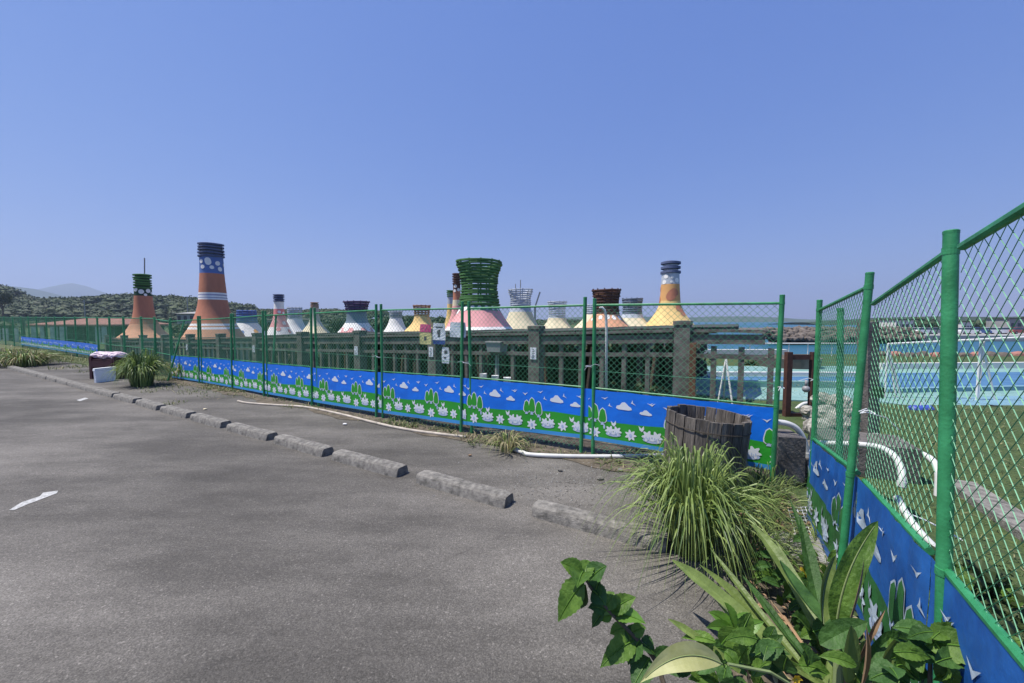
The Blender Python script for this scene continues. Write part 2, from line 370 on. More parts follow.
# ---------------------------------------------------------------- kerb blocks (wheel stops)
KD = Vector((-.8682, .4962)); K0 = gnd(414, 484); ufull = [(-1, -1), (0, 0), (1, 1), (2, 1.94), (3, 2.88), (4, 3.81), (8, 7.41), (11, 9.83), (14, 12.1), (20, 16.6)]
klab = ['nearest', 'second', 'third', 'fourth', 'fifth', 'sixth', 'seventh', 'eighth', 'ninth', 'tenth', 'eleventh', 'twelfth', 'thirteenth', 'fourteenth', 'fifteenth', 'sixteenth', 'seventeenth', 'eighteenth', 'nineteenth']
KUN = 1.247
for i, n in enumerate(range(-1, 18)):
    u = interp(ufull, n) * KUN
    # 'left' end of the block is at u, right end nearer the camera
    L = 1.0 if n < 4 else .97
    pL = Vector((K0.x, K0.y)) + KD * u; pR = pL - KD * L
    N = Vector((-KD.y, KD.x)); N = N if N.y > 0 else -N
    wd, ht = .2, .09
    mb = MB().use('kerb_concrete'); K = 14; prof = [(0, 0), (.012, .055), (.02, .076), (.036, ht), (.145, ht), (.16, .076), (.168, .055), (.18, 0)]
    yaw = random.uniform(-.02, .02); rings = []
    for k in range(K + 1):
        t = k / K; c = pR.lerp(pL, t) + N * ((t - .5) * yaw)
        e = 1 - .10 * (1 if k in (0, K) else 0)
        rings.append([(c.x + N.x * ((a - .1) * e + .1), c.y + N.y * ((a - .1) * e + .1), .004 + b * (1 - .06 * (k in (0, K))) + (random.uniform(-.003, .002) if b > 0 else 0)) for a, b in prof])
    vs = [v for r_ in rings for v in r_]; m_ = len(prof)
    fs = [(k * m_ + j, k * m_ + j + 1, (k + 1) * m_ + j + 1, (k + 1) * m_ + j) for k in range(K) for j in range(m_ - 1)]
    fs += [tuple(range(m_)), tuple(K * m_ + j for j in range(m_ - 1, -1, -1))]
    mb.add(vs, fs)
    lab = 'weathered concrete wheel stop with its end under the big grass clump, nearest of the row' if i == 0 else f'weathered concrete wheel stop, {klab[i]} of the row counting from the big grass clump'
    tag(mb.build('wheel_stop'), lab, 'wheel stop', 'wheel stops along the edge of the car park')
# ---------------------------------------------------------------- fence panels and banners
ZT = [1.71, 1.73, 1.72, 1.72, 1.69, 1.66, 1.62, 1.58, 1.54]; ZBT = [.76, .77, .77, .74, .71, .69, .67, .65, .63]; ZBB = [.18, .18, .12, .09, .08, .07, .05, .05, .04]
def ellipse(cx, cy, rx, ry, n=12, wob=0, ph=0, lobes=0, lam=0):
    return [(cx + rx * math.cos(a) * (1 + lam * math.cos(lobes * a + ph)), cy + ry * math.sin(a) * (1 + lam * math.cos(lobes * a + ph))) for a in [2 * math.pi * i / n for i in range(n)]]
def cloud(cx, cy, w, h):
    return [(cx - w / 2, cy - h * .3), (cx - w * .45, cy), (cx - w * .25, cy + h * .12), (cx - w * .12, cy + h * .45), (cx + w * .06, cy + h * .5), (cx + w * .2, cy + h * .25), (cx + w * .3, cy + h * .05), (cx + w * .46, cy - h * .12), (cx + w * .5, cy - h * .38), (cx + w * .3, cy - h * .5), (cx - w * .35, cy - h * .45)]
def vee(cx, cy, w, h, rot=0):
    p = [(-.5, .25), (-.15, .12), (0, -.15), (.18, .2), (.5, .5), (.2, -.05), (.02, -.5), (-.15, -.12)]
    c, s = math.cos(rot), math.sin(rot)
    return [(cx + (a * w) * c - (b * h) * s, cy + (a * w) * s + (b * h) * c) for a, b in p]
A_ = .6 / .87      # v units are shorter than u units: keep shapes round (tile .87 m wide, banner ~.6 m high)
def tree_shape(cx, cy, w, h):
    return [(cx + w * a, cy + h * b) for a, b in [(-.25, -.44), (-.48, -.32), (-.5, -.12), (-.42, .12), (-.3, .36), (0, .5), (.3, .38), (.43, .12), (.5, -.1), (.5, -.3), (.28, -.44), (0, -.4)]]
def tile_art(stretch=1.0):
    """list of (material, layer, polygon in tile coords)"""
    a = []
    for cx, b, w, h in ((-.085, .53, .085, .25), (.105, .51, .095, .29), (.0, .565, .095, .31)):
        a.append(('banner_white', 2, tree_shape(cx, b, w + .022, h + .035)))
        a.append(('banner_green', 3, tree_shape(cx, b, w, h)))
        a.append(('banner_pale', 2, [(cx - .025, b - h * .62), (cx - .012, b - h * .42), (cx + .016, b - h * .42), (cx + .022, b - h * .62)]))
    a.append(('banner_white', 2, cloud(.38, .74, .20, .15)))
    a.append(('banner_white', 2, cloud(.65, .67, .15, .10)))
    for cx, cy, w_, h_, r_ in ((-.11, .79, .09, .07, 0), (.13, .86, .10, .05, .1), (.20, .73, .09, .05, -1.2), (.49, .82, .11, .05, -1.25), (.72, .83, .09, .06, .05), (-.30, .84, .08, .05, .1)):
        a.append(('banner_white', 2, vee(cx, cy, w_, h_, r_)))
    for cx, cy in ((.25, .385), (.60, .36)):
        a.append(('banner_white', 2, [(cx - .035, cy + .05), (cx, cy), (cx + .03, cy + .06), (cx + .035, cy - .005), (cx + .01, cy - .06), (cx - .02, cy - .03)]))
    def flower(cx, cy, r):
        a.append(('banner_white', 2, ellipse(cx, cy, r, r / A_, 28, lobes=7, lam=.3)))
        a.append(('banner_pale', 3, ellipse(cx, cy - r * .1, r * .30, r * .42 / A_, 8)))
    def pair(cx, cy, r):
        a.append(('banner_pale', 2, ellipse(cx, cy - .06, r * 1.9, r * .62 / A_, 12)))
        for s_ in (-1, 1):
            a.append(('banner_white', 3, ellipse(cx + s_ * r * .85, cy + .01, r, r / A_, 28, lobes=6, lam=.30, ph=1.2 * s_)))
            for q_ in (-1, 0, 1): a.append(('banner_pale', 4, ellipse(cx + s_ * r * .85 + q_ * r * .33, cy - .02 - .02 * (q_ == 0), r * .1, r * .3 / A_, 6)))
    flower(.0, .17, .064); pair(.25, .235, .052); flower(.47, .205, .060); pair(.73, .23, .060)
    a.append(('banner_pale', 2, ellipse(.13, .30, .014, .05, 6)))
    return a
mat('dim_blue', (.008, .085, .36), .5, .3, 3, .5, 6, col2=(.02, .15, .50), detail=8)  # duller right-fence prints: dust and weaker sunlight both put into the colour
mat('dim_green', (.02, .12, .03), .6, .4, 4, .5, 6, col2=(.04, .20, .05), detail=8)
mat('dim_white', (.42, .50, .58), .6, .25, 6, .4, 8)
DIMMED = {'banner_blue': 'dim_blue', 'banner_green': 'dim_green', 'banner_white': 'dim_white', 'banner_aqua': 'dim_blue'}
def banner(A, B, za0, za1, zb0, zb1, u0, label, off=.03, group='long printed banner runs on the mesh fence', dimmed=False, sag=.012, wrinkle=0.0, nrm=None):
    """A,B 2-D ends, za0/za1 bottom/top heights at A, zb0/zb1 at B; faces the side nrm"""
    A = Vector(A); B = Vector(B); L = (B - A).length; d = (B - A) / L; nr = nrm if nrm is not None else Vector((d.y, -d.x))
    ph = random.uniform(0, 6)
    def mp(s, v, lay):
        t = s / L; z = lerp(lerp(za0, zb0, t), lerp(za1, zb1, t), v)
        o = off + lay * .0016 + sag * abs(math.sin(t * math.pi * 3 + ph)) * (1 - v) + wrinkle * abs(math.sin(s * 21 + v * 7 + ph) + .6 * math.sin(s * 47 - v * 11)) * .9
        z -= .008 * abs(math.sin(t * math.pi * 4)) * v
        p = A + d * s + nr * o
        return (p.x, p.y, z)
    mb = MB(); tl = .87; ns = max(10, int(L / .06))
    def hill(s): return .44 + .035 * math.sin((s / tl + u0) * 2 * math.pi * .5 + .6) 
    rows = [('banner_aqua', 0, .075), ('banner_green', .075, None), ('banner_blue', None, 1)]
    for i in range(ns):
        s0, s1 = L * i / ns, L * (i + 1) / ns; h0, h1 = hill(s0), hill(s1)
        for m_, lo, hi in rows:
            l0, l1 = (lo, lo) if lo is not None else (h0, h1); g0, g1 = (hi, hi) if hi is not None else (h0, h1)
            K = 3
            for k in range(K):
                a0, a1 = lerp(l0, g0, k / K), lerp(l1, g1, k / K); b0, b1 = lerp(l0, g0, (k + 1) / K), lerp(l1, g1, (k + 1) / K)
                mb.use(DIMMED.get(m_, m_) if dimmed else m_).add([mp(s0, a0, 0), mp(s1, a1, 0), mp(s1, b1, 0), mp(s0, b0, 0)], [(0, 1, 2, 3)])
    art = tile_art()
    k0 = int(math.floor(u0)) - 1
    for k in range(k0, k0 + int(L / tl) + 4):
        for m_, lay, poly in art:
            P = [((k + u - u0) * tl, v) for u, v in poly]
            if max(p[0] for p in P) < .01 or min(p[0] for p in P) > L - .01: continue
            P = [(min(max(s, 0), L), v) for s, v in P]
            c = (sum(p[0] for p in P) / len(P), sum(p[1] for p in P) / len(P)); n = len(P)
            mb.use(DIMMED.get(m_, m_) if dimmed else m_).add([mp(*c, lay)] + [mp(s, v, lay) for s, v in P], [(0, 1 + i, 1 + (i + 1) % n) for i in range(n)])
    o = mb.build('printed_banner')
    return tag(o, label, 'banner', group)
def weld_wire(mb, A, B, z0, z1, z0b, z1b, p=.065, r=.0021, lean=(0, 0)):
    """diagonal wires of chain-link between A and B clipped to the panel"""
    A = Vector(A); B = Vector(B); L = (B - A).length; d = (B - A) / L; n_ = Vector((d.y, -d.x)); H = z1 - z0
    def pt(s, t, o):
        f = s / L; q = A + d * s + n_ * o
        return Vector((q.x, q.y, lerp(lerp(z0, z0b, f), lerp(z1, z1b, f), t / H)))
    k = -H
    while k < L:
        for sgn in (1, -1):
            if sgn > 0: s0, t0, s1, t1 = k, 0, k + H, H
            else: s0, t0, s1, t1 = k, H, k + H, 0
            f0 = max(0, (0 - s0) / (s1 - s0)); f1 = min(1, (L - s0) / (s1 - s0))
            if f1 - f0 < .01: continue
            a = (lerp(s0, s1, f0), lerp(t0, t1, f0)); b = (lerp(s0, s1, f1), lerp(t0, t1, f1))
            mb.tube([pt(*a, sgn * r * .8), pt(*b, sgn * r * .8)], r, 3, caps=False)
        k += p * 1.0
def pole(mb, a, b, r, n=12):
    mb.tube([a, b], r, n)
def fence_panel(A, B, zA, zB, label, r=.021, mid=(.78, .78), base=(0, 0), fine=True, cap=.05, group='green chain-link fence panels', p=.065, wr=.0021, leanA=None, leanB=None, extra_mid=.98, ends=(1, 1), midr=.010):
    A = Vector((A[0], A[1])); B = Vector((B[0], B[1])); d = (B - A).normalized()
    c = (A + B) / 2
    t = thing('fence_panel', (c.x, c.y, min(base)), label, 'fence panel', group)
    for k, (P, z, zb, ln) in enumerate(((A + d * .03, zA, base[0], leanA), (B - d * .03, zB, base[1], leanB))):
        if not ends[k]: continue
        l0 = Vector((0, 0)) if ln is None else Vector(ln)
        mb = MB().use('post_green'); mb.tube([(P.x - l0.x, P.y - l0.y, zb - .02), (P.x, P.y, z), (P.x + l0.x * .03, P.y + l0.y * .03, z + cap)], r, 16, False)
        po = mb.build('post', t, smooth=True)
        mb = MB().use('post_green'); tp = Vector((P.x + l0.x * .03, P.y + l0.y * .03, z + cap)); mb.tube([tp - Vector((0, 0, .006)), tp + Vector((0, 0, .003)), tp + Vector((0, 0, .006))], [r * 1.04, r * 1.04, r * .85], 16); mb.build('cap', po)
        if r < .024 and wr < .0022:
            for zc in (z, mid[k]):
                lz = l0 * (1 - (zc - zb) / max(.1, z - zb)); mb = MB().use('post_green'); mb.tube([(P.x - lz.x, P.y - lz.y, zc - .011), (P.x - lz.x, P.y - lz.y, zc + .011)], r * 1.1, 18); mb.build('clamp', po)
    q = lambda P, z: (P.x, P.y, z)
    mb = MB().use('post_green'); mb.tube([q(A + d * .05, zA), q(B - d * .05, zB)], r * .62, 8); mb.build('top_rail', t)
    mb = MB().use('post_green'); mb.tube([q(A + d * .05, mid[0]), q(B - d * .05, mid[1])], midr, 8); mb.build('middle_rail', t)
    mb = MB().use('wire_green')
    weld_wire(mb, A + d * .05, B - d * .05, base[0] + .06, zA - .012, base[1] + .06, zB - .012, p, wr)
    if extra_mid: mb.tube([q(A + d * .05, extra_mid), q(B - d * .05, extra_mid)], .0035, 4)
    mb.build('wire_mesh', t)
    return t
ordn = ['nearest', 'second', 'third', 'fourth', 'fifth', 'sixth', 'seventh', 'eighth', 'ninth', 'tenth', 'eleventh', 'twelfth', 'thirteenth', 'fourteenth', 'fifteenth', 'sixteenth', 'seventeenth', 'eighteenth', 'nineteenth', 'twentieth', 'twenty-first', 'twenty-second']
U = [0.78, 0, 0, 0, 0, 0, 0, 0]
what0 = ['behind the wooden tub', 'left of the hooked white pole', 'carrying three paper notices', 'left of the panel with the paper notices']
for n in range(8):
    A = Vector(fl(n + .985)); B = Vector(fl(n + .015)) if n else Vector((2.45, 3.455))
    lab = 'green mesh fence panel ' + (what0[n] if n < 4 else f'of the seaward fence, {ordn[n]} counting from the wooden tub')
    pf = .065 if n < 6 else .08
    fence_panel(A, B, ZT[n + 1], ZT[n], lab, mid=(ZBT[n + 1] + .012, ZBT[n] + .012), cap=.09 if n else .07, p=pf, leanA=(-.03, 0) if n % 2 else None, leanB=(.03, 0), wr=.0018 if n < 3 else .0023)
    lb = 'blue and green printed banner with white flowers, ' + (['behind the wooden tub', 'above the white ground pipe', 'under the three paper notices'][n] if n < 3 else f'{ordn[n]} length from the wooden tub')
    banner(A + FDIR * .028, B - FDIR * (-.05 if n == 0 else .028), ZBB[n + 1], ZBT[n + 1], ZBB[n], ZBT[n], 0.42 + (7 - n) * .07, lb, nrm=-FN, off=.007, sag=.004)
# further run to the left, set back behind the verge
far = [(-10.1, 10.9), (-11.3, 11.75), (-12.7, 12.6), (-14.1, 13.5), (-15.6, 14.5), (-17.2, 15.6), (-18.7, 16.5), (-20.2, 17.4), (-21.7, 18.3), (-23.2, 19.2), (-24.8, 20.1), (-26.6, 21.2), (-28.4, 22.3), (-30.3, 23.4), (-32.4, 24.6), (-34.8, 25.9)]
zf = lambda i: 1.62 + .012 * i
for i, (a, b) in enumerate(zip(far, far[1:])):
    fence_panel(b, a, zf(i + 1), zf(i), f'green mesh fence panel far left beyond the maroon cabinet, {ordn[i]} of that run', mid=(.72, .72), p=.10, wr=.0024, r=.024, extra_mid=1.0)
    if 4 <= i <= 11:
        banner(b, a, .18, .66, .18, .66, .3 * i, f'faded blue printed banner low on the far left fence, {ordn[i - 4]} from the maroon cabinet', nrm=-FN, wrinkle=.01)
# short link between the two runs
fence_panel(far[0], fl(7.99), 1.6, 1.54, 'green mesh fence panel behind the bushy grass beside the white box', mid=(.66, .64), p=.08, wr=.002, leanA=(.10, 0))
# right-hand fence, coming toward the camera
RF = [Vector((2.30, 2.90)), Vector((1.825, 1.97)), Vector((1.79, 1.93)), Vector((1.355, 1.19)), Vector((.93, .50))]
t1 = fence_panel(RF[0], RF[1], 1.632, 1.725, 'green mesh fence panel at the inner corner beside the white pipes', base=(0, 0), mid=(.66, .74), p=.045, wr=.0015, r=.018, ends=(1, 1), leanB=(.085, 0), extra_mid=0, midr=.013, cap=.07)
t2 = fence_panel(RF[3], RF[2], 1.768, 1.635, 'green mesh fence panel between the two thick posts on the right', base=(0, 0), mid=(.79, .75), p=.050, wr=.0013, r=.0185, ends=(1, 0), leanA=(.105, .155), leanB=(0, 0), extra_mid=0, midr=.013, cap=.06)
t3 = fence_panel(RF[4], RF[3], 1.86, 1.77, 'green mesh fence panel nearest the camera at the right edge', base=(0, 0), mid=(.82, .795), p=.054, wr=.0011, r=.021, ends=(1, 0), extra_mid=0, midr=.013)
RD = (RF[4] - RF[0]).normalized(); RNl = Vector((RD.y, -RD.x)); RNl = RNl if RNl.x < 0 else -RNl
banner(RF[0], RF[1], .03, .65, .08, .73, .12, 'dusty blue printed banner at the inner corner of the fence, nearly edge on', nrm=RNl, dimmed=True, off=.010, wrinkle=.006)
banner(RF[2] , RF[3], .10, .752, .10, .795, .25, 'crumpled blue and green printed banner with white gulls, behind the broad leaves', nrm=RNl, dimmed=True, off=.010, wrinkle=.005, sag=.01)
banner(RF[3], RF[4], .10, .795, .1, .82, .55, 'dark blue printed banner at the bottom right corner, right of the thickest post', nrm=RNl, dimmed=True, off=.008, wrinkle=.003)
# brace pole standing behind the corner panel
def brace(a, b, label, r=.02):
    mb = MB().use('post_green'); mb.tube([a, b], r, 10); mb.tube([b, Vector(b) + (Vector(b) - Vector(a)).normalized() * .02], r * 1.1, 10)
    return tag(mb.build('brace_pole'), label, 'pole', 'leaning brace poles of the fence')
pA = at(838, 560, 2.6); pB = at(840.5, 311, 2.75)
brace((pA.x, pA.y, 0), pB, 'slim green pole leaning behind the corner fence panel')
pA = at(168, 381, 9.9); pB = at(184, 322, 10.1); brace((pA.x, pA.y, 0), pB, 'green pole tilting to the right behind the bushy grass by the white box')
pA = at(271, 397, 8.0); pB = at(276, 316, 8.1); brace((pA.x, pA.y, 0), pB, 'green brace pole behind the fence below the pink tower')
# ties
def tie(p, dirv, label, r=.03, tails=1):
    mb = MB().use('tie_white'); p = Vector(p)
    mb.tube([p + Vector((math.cos(a) * r, math.sin(a) * r, .008 * math.sin(a * 2))) for a in [i * math.pi / 5 for i in range(11)]], .0028, 5)
    for k in range(tails):
        d = Vector(dirv) * (1 if k == 0 else -.6)
        mb.tube([p + Vector((0, -r, 0)), p + Vector((0, -r, 0)) + d * .5 + Vector((0, 0, .012)), p + Vector((0, -r, 0)) + d + Vector((0, 0, -.02))], .0026, 4)
    tag(mb.build('cable_tie'), label, 'cable tie', 'white ties on fence posts')
q = Vector(fl(0)); tie((q.x, q.y, .95), (-.05, -.02, 0), 'white cable tie on the post just right of the wooden tub')
q = Vector(fl(1)); tie((q.x, q.y, 1.03), (.10, -.04, .04), 'white cable tie joining the double post in mid picture', .045, 2)
q = Vector(fl(2)); tie((q.x, q.y, .98), (-.12, .02, .03), 'white cable tie on the double post beside the paper notices', .045, 2)
q = Vector(fl(3)); tie((q.x, q.y, .98), (-.1, .02, .03), 'white cable tie on the double post left of the notices', .045, 1)
tie((RF[1].x - .0, RF[1].y - .02, 1.08), (.10, -.03, -.05), 'white cable tie on the leaning corner post', .03, 2)
tie((RF[0].x, RF[0].y, 1.10), (.17, -.1, -.02), 'white cable tie on the far corner post', .028, 2)
mb = MB().use('tie_white')
pp = [at(905, 512, 1.5), at(925, 520, 1.4), at(945, 530, 1.22), at(962, 540, 1.12)]
mb.tube(pp, .0022, 5); tag(mb.build('tie_wire'), 'long white wire tied around the thickest green post', 'wire')
# ---------------------------------------------------------------- haze
def haze(dens=2.6e-4):
    m = bpy.data.materials.new('haze_air'); m.use_nodes = True; n = m.node_tree.nodes; l = m.node_tree.links
    n.remove(n['Principled BSDF']); v = n.new('ShaderNodeVolumePrincipled'); v.inputs['Color'].default_value = (.62, .74, 1, 1); v.inputs['Density'].default_value = dens; v.inputs['Anisotropy'].default_value = .2
    l.new(v.outputs[0], n['Material Output'].inputs['Volume']); MATS['haze_air'] = m
    mb = MB().use('haze_air'); mb.box((0, 2800, 207), (8000, 6200, 426)); o = mb.build('haze'); tag(o, 'thin blue sea haze over the whole view', kind='stuff')
haze()
# ---------------------------------------------------------------- concrete railing
def rp(n, off=0): p = RP0 + RST * n + RN * off; return Vector((p.x, p.y))
ZP = [(-1, 1.60), (0, 1.56), (1, 1.45), (2, 1.36), (3, 1.27), (5, 1.10), (10, .72), (14, .5)]
def zpost(n): return interp(ZP, n)
rail = thing('concrete_railing', (RP0.x, RP0.y, 0), 'long weathered grey concrete railing with square posts behind the mesh fence', 'railing')
ang = math.atan2(RST.y, RST.x); ROT = Matrix.Rotation(ang, 3, 'Z')
for n in range(0, 12):
    c = rp(n); zb = terr(c.x, c.y) - .1; zt = zpost(n); wd = .27
    mb = MB().use('rail_concrete'); mb.box((c.x, c.y, (zb + zt - .08) / 2), (wd, wd, zt - .08 - zb), ROT)
    mb.box((c.x, c.y, zt - .045), (wd * 1.0 + .03, wd + .03, .07), ROT); mb.box((c.x, c.y, zt - .005), (wd * .9, wd * .9, .012), ROT, taper=.6)
    mb.build('post', rail)
segs = [(-.42, 0)] + [(n, n + 1) for n in range(11)]
for a, b in segs:
    ha = .16 / 3.03; A = rp(a + (ha if a >= 0 else 0)); B = rp(b - ha); za, zb = lerp(zpost(math.floor(a)), zpost(math.floor(a) + 1), a - math.floor(a)), lerp(zpost(math.floor(b)), zpost(math.floor(b) + 1), b - math.floor(b))
    def slab(name, z0, z1, half):
        mb = MB().use('rail_concrete'); N = RN * half; vs = []
        for P, z in ((A, za), (B, zb)):
            for s_, zz in ((-1, z + z0), (1, z + z0), (1, z + z1), (-1, z + z1)): vs.append((P.x + N.x * s_, P.y + N.y * s_, zz))
        mb.add(vs, [(0, 1, 2, 3), (7, 6, 5, 4), (0, 4, 5, 1), (1, 5, 6, 2), (2, 6, 7, 3), (3, 7, 4, 0)]); mb.build(name, rail)
    slab('top_rail', -.42, -.255, .075); slab('top_rail', -.215, -.17, .11) ; slab('middle_rail', -.68, -.60, .05)
    cnt = 5 if b - a > .9 else 3
    for k in range(1, cnt + 1):
        if a < 0 and k > 3: continue
        c = A.lerp(B, k / (cnt + 1)) if a >= 0 else rp(-.14 * k - .03)
        zc = lerp(za, zb, k / (cnt + 1)); zg = terr(c.x, c.y) - .05; top = zc - .425 if a >= 0 else zc - .47
        mb = MB().use('rail_concrete'); mb.box((c.x, c.y, (zg + top) / 2), (.085, .08, top - zg), ROT, jit=.004); mb.build('baluster', rail)
# notice plates on posts
for n, lab in ((1, 'white notice plate on the railing post left of the double green post'), (2, 'white notice plate on the railing post below the paper notices'), (3, 'white notice plate on the railing post behind the fourth fence panel'), (5, 'small white notice plate on the railing post below the pink tower'), (7, 'tiny white notice plate on the railing post below the striped orange tower')):
    c = rp(n) - RN * .15; z = zpost(n) - .62
    mb = MB().use('paper_white'); mb.box((c.x, c.y, z), (.15, .012, .26), ROT)
    mb.use('ink')
    for k in range(5): 
        cc = rp(n) - RN * .158; mb.box((cc.x + random.uniform(-.01, .01), cc.y, z + .09 - k * .042), (random.uniform(.03, .08), .004, .014), ROT)
    tag(mb.build('notice_plate'), lab, 'sign', 'notice plates on the railing posts')
# posters tied to the fence
def poster(px, col, label, marks, name='paper_notice'):
    # px = x0,y0,x1,y1 ; lies on the fence plane
    def onf(x, y):
        r = ray(x, y); t = (FP0 - Vector((0, 0))).dot(FN) / Vector((r.x, r.y)).dot(FN); p = CAM + r * t; return p
    x0, y0, x1, y1 = px; c = [onf(x0, y1), onf(x1, y1 + .5), onf(x1, y0 + .5), onf(x0, y0)]
    nn = Vector((-FN.x, -FN.y, 0))
    mb = MB().use(col)
    f = lambda u, v, o: c[0] * (1 - u) * (1 - v) + c[1] * u * (1 - v) + c[2] * u * v + c[3] * (1 - u) * v + nn * (.02 + o + .01 * math.sin(u * 3 + v * 4))
    G = 5
    for i in range(G):
        for j in range(G):
            mb.add([f(i / G, j / G, 0), f((i + 1) / G, j / G, 0), f((i + 1) / G, (j + 1) / G, 0), f(i / G, (j + 1) / G, 0)], [(0, 1, 2, 3)])
    for m_, u0, v0, u1, v1 in marks:
        mb.use(m_)
        for i in range(3):
            a, b = lerp(u0, u1, i / 3), lerp(u0, u1, (i + 1) / 3)
            mb.add([f(a, v0, .003), f(b, v0, .003), f(b, v1, .003), f(a, v1, .003)], [(0, 1, 2, 3)])
    tag(mb.build(name), label, 'notice', 'paper notices tied to the fence')
poster((421, 324, 432, 344), 'paper_yellow', 'paper notice with pink top half and yellow bottom half on the mesh fence', [('paper_pink', 0, .6, 1, 1), ('paper_white', .2, .68, .8, .8), ('ink', .4, .2, .6, .4)])
poster((434, 323, 446, 344), 'paper_white', 'white paper notice with a dark figure and a navy strip at its foot', [('paper_navy', 0, 0, 1, .2), ('ink', .42, .35, .58, .7), ('ink', .2, .78, .8, .84), ('ink', .34, .5, .44, .66)])
poster((451, 322, 466.5, 337), 'paper_white', 'blank looking wide white sheet tied beside the double green post', [('banner_pale', .2, .7, .8, .73), ('banner_pale', .15, .5, .85, .52), ('banner_pale', .15, .35, .7, .37)])
poster((443, 347, 450, 363), 'paper_white', 'narrow white notice hanging lower than the other three', [('ink', .3, .6, .7, .8), ('ink', .3, .3, .6, .4)])
# ---------------------------------------------------------------- dark flat shelter behind the railing
t = thing('pergola_shelter', (*rp(3, 3.4), terr(*rp(3, 3.4))), 'long low shelter with dark ragged flat roof behind the railing', 'shelter')
def zr(n): return zpost(n) - .17
N0, N1 = -.28, 6.2
mb = MB().use('roof_dark'); K = 60
for k in range(K):
    a, b = lerp(N0, N1, k / K), lerp(N0, N1, (k + 1) / K); j0 = random.uniform(-.1, .1)
    w0 = 1.7 + max(0, 3 - k) * .5
    A, B, C_, D_ = rp(a, w0 + j0), rp(b, 1.7 + j0), rp(b, 5.4), rp(a, 5.4)
    zc = zr(a) + .02 + random.uniform(-.012, .012) ; za, zb = zc, zr(b) + .02
    vs = [(A.x, A.y, za - .10), (B.x, B.y, zb - .10), (C_.x, C_.y, zb - .10), (D_.x, D_.y, za - .10), (A.x, A.y, za), (B.x, B.y, zb), (C_.x, C_.y, zb + .04), (D_.x, D_.y, za + .04)]
    mb.add(vs, [(3, 2, 1, 0), (4, 5, 6, 7), (0, 1, 5, 4), (1, 2, 6, 5), (2, 3, 7, 6), (3, 0, 4, 7)])
mb.build('roof', t)
for n in [i * .5 - .1 for i in range(13)]:
    for off in (2.0, 5.0):
        if n < 0 and off > 3: continue
        if n < -.05: continue
        c = rp(n, off); zg = terr(c.x, c.y) - .05; zt = zr(n) - .09
        mb = MB().use('dark_wood'); mb.box((c.x, c.y, (zg + zt) / 2), (.11, .11, zt - zg), ROT); mb.build('post', t)
for off in (2.0, 5.0):
    mb = MB().use('dark_wood')
    for k in range(12):
        a, b = lerp(-.1, 6.1, k / 12), lerp(-.1, 6.1, (k + 1) / 12); A, B = rp(a, off), rp(b, off)
        mb.tube([(A.x, A.y, zr(a) - .16), (B.x, B.y, zr(b) - .16)], .06, 4)
    mb.build('beam', t)
# a row of timber screens at the back of the shelter
for k in range(6):
    a, b = .1 + k, .92 + k; A, B = rp(a, 4.4), rp(b, 4.4)
    sc = thing('timber_screen', (*((A + B) / 2), terr(*A)), f'dark timber slat screen in the shade of the shelter, {ordn[k]} from the right', 'screen', 'timber screens under the shelter')
    mb = MB().use('timber')
    for j in range(9):
        c = A.lerp(B, j / 8); zg = terr(c.x, c.y); zt = zr(a) - random.uniform(.25, .5); mb.box((c.x, c.y, (zg + zt) / 2), (.16, .03, zt - zg), ROT)
    mb.build('slat', sc)
    mb = MB().use('dark_wood')
    for z in (.25, .8): mb.tube([(A.x, A.y, terr(*A) + z), (B.x, B.y, terr(*B) + z)], .03, 4)
    mb.build('crossbar', sc)
# clutter leaning and standing in the shade between railing and shelter
rc = random.Random(5)
for i in range(16):
    n = .25 + i * .34 + rc.uniform(-.1, .1); q = rp(n, rc.uniform(.5, 1.5)); z0 = terr(*q); zt = zr(n) - rc.uniform(.05, .7); lx = rc.uniform(-.15, .15)
    mb = MB().use(['timber', 'dark_wood', 'rust', 'timber'][i % 4]); mb.tube([(q.x, q.y, z0 - .03), (q.x + lx, q.y, zt)], rc.uniform(.025, .055), 5)
    tag(mb.build('timber_pole'), f'rough timber pole standing in the shade behind the railing, {ordn[i]} from the right', 'pole', 'rough poles behind the railing')
for i, (px, yy) in enumerate(((483, 376), (495, 378), (507, 380))):
    q = at(px, yy, 7.3); mb = MB().use('wall_white'); mb.box((q.x, q.y, q.z), (.13, .1, .09), jit=.008); mb.box((q.x, q.y, (q.z - .05) / 2), (.06, .06, q.z - .05))
    tag(mb.build('white_marker'), ['small white capped stake just above the banner, left of three', 'small white capped stake just above the banner, middle of three', 'small white capped stake just above the banner, right of three'][i], 'stake', 'white capped stakes')
# dark hedge of leaves added to darken the shelter's back (one continuous clipped mass)
mb = MB()
for k in range(420):
    n = random.uniform(.05, 8.5); q = rp(n, random.uniform(5.4, 6.6)); z0 = terr(*q); c = Vector((q.x, q.y, z0 + random.uniform(.1, .68) * (zpost(n) - .2 - z0)))
    mb.use(random.choice(['leaf_dark', 'leaf_dark', 'dark_wood'])).ball(c, random.uniform(.22, .42), 1, .25)
    for _ in range(12): d = rv(1).normalized() * random.uniform(.3, .45); 
    for _ in range(22):
        d = rv(1).normalized() * random.uniform(.28, .48); a_ = rv(1).normalized(); b_ = a_.cross(rv(1)).normalized(); p_ = c + d; s_ = random.uniform(.04, .09)
        mb.add([p_ - a_ * s_, p_ + b_ * s_ * .6, p_ + a_ * s_, p_ - b_ * s_ * .6], [(0, 1, 2, 3)])
tag(mb.build('backdrop'), 'long dark hedge of leaves, added to darken the view behind the low shelter', 'backdrop', kind='stuff')
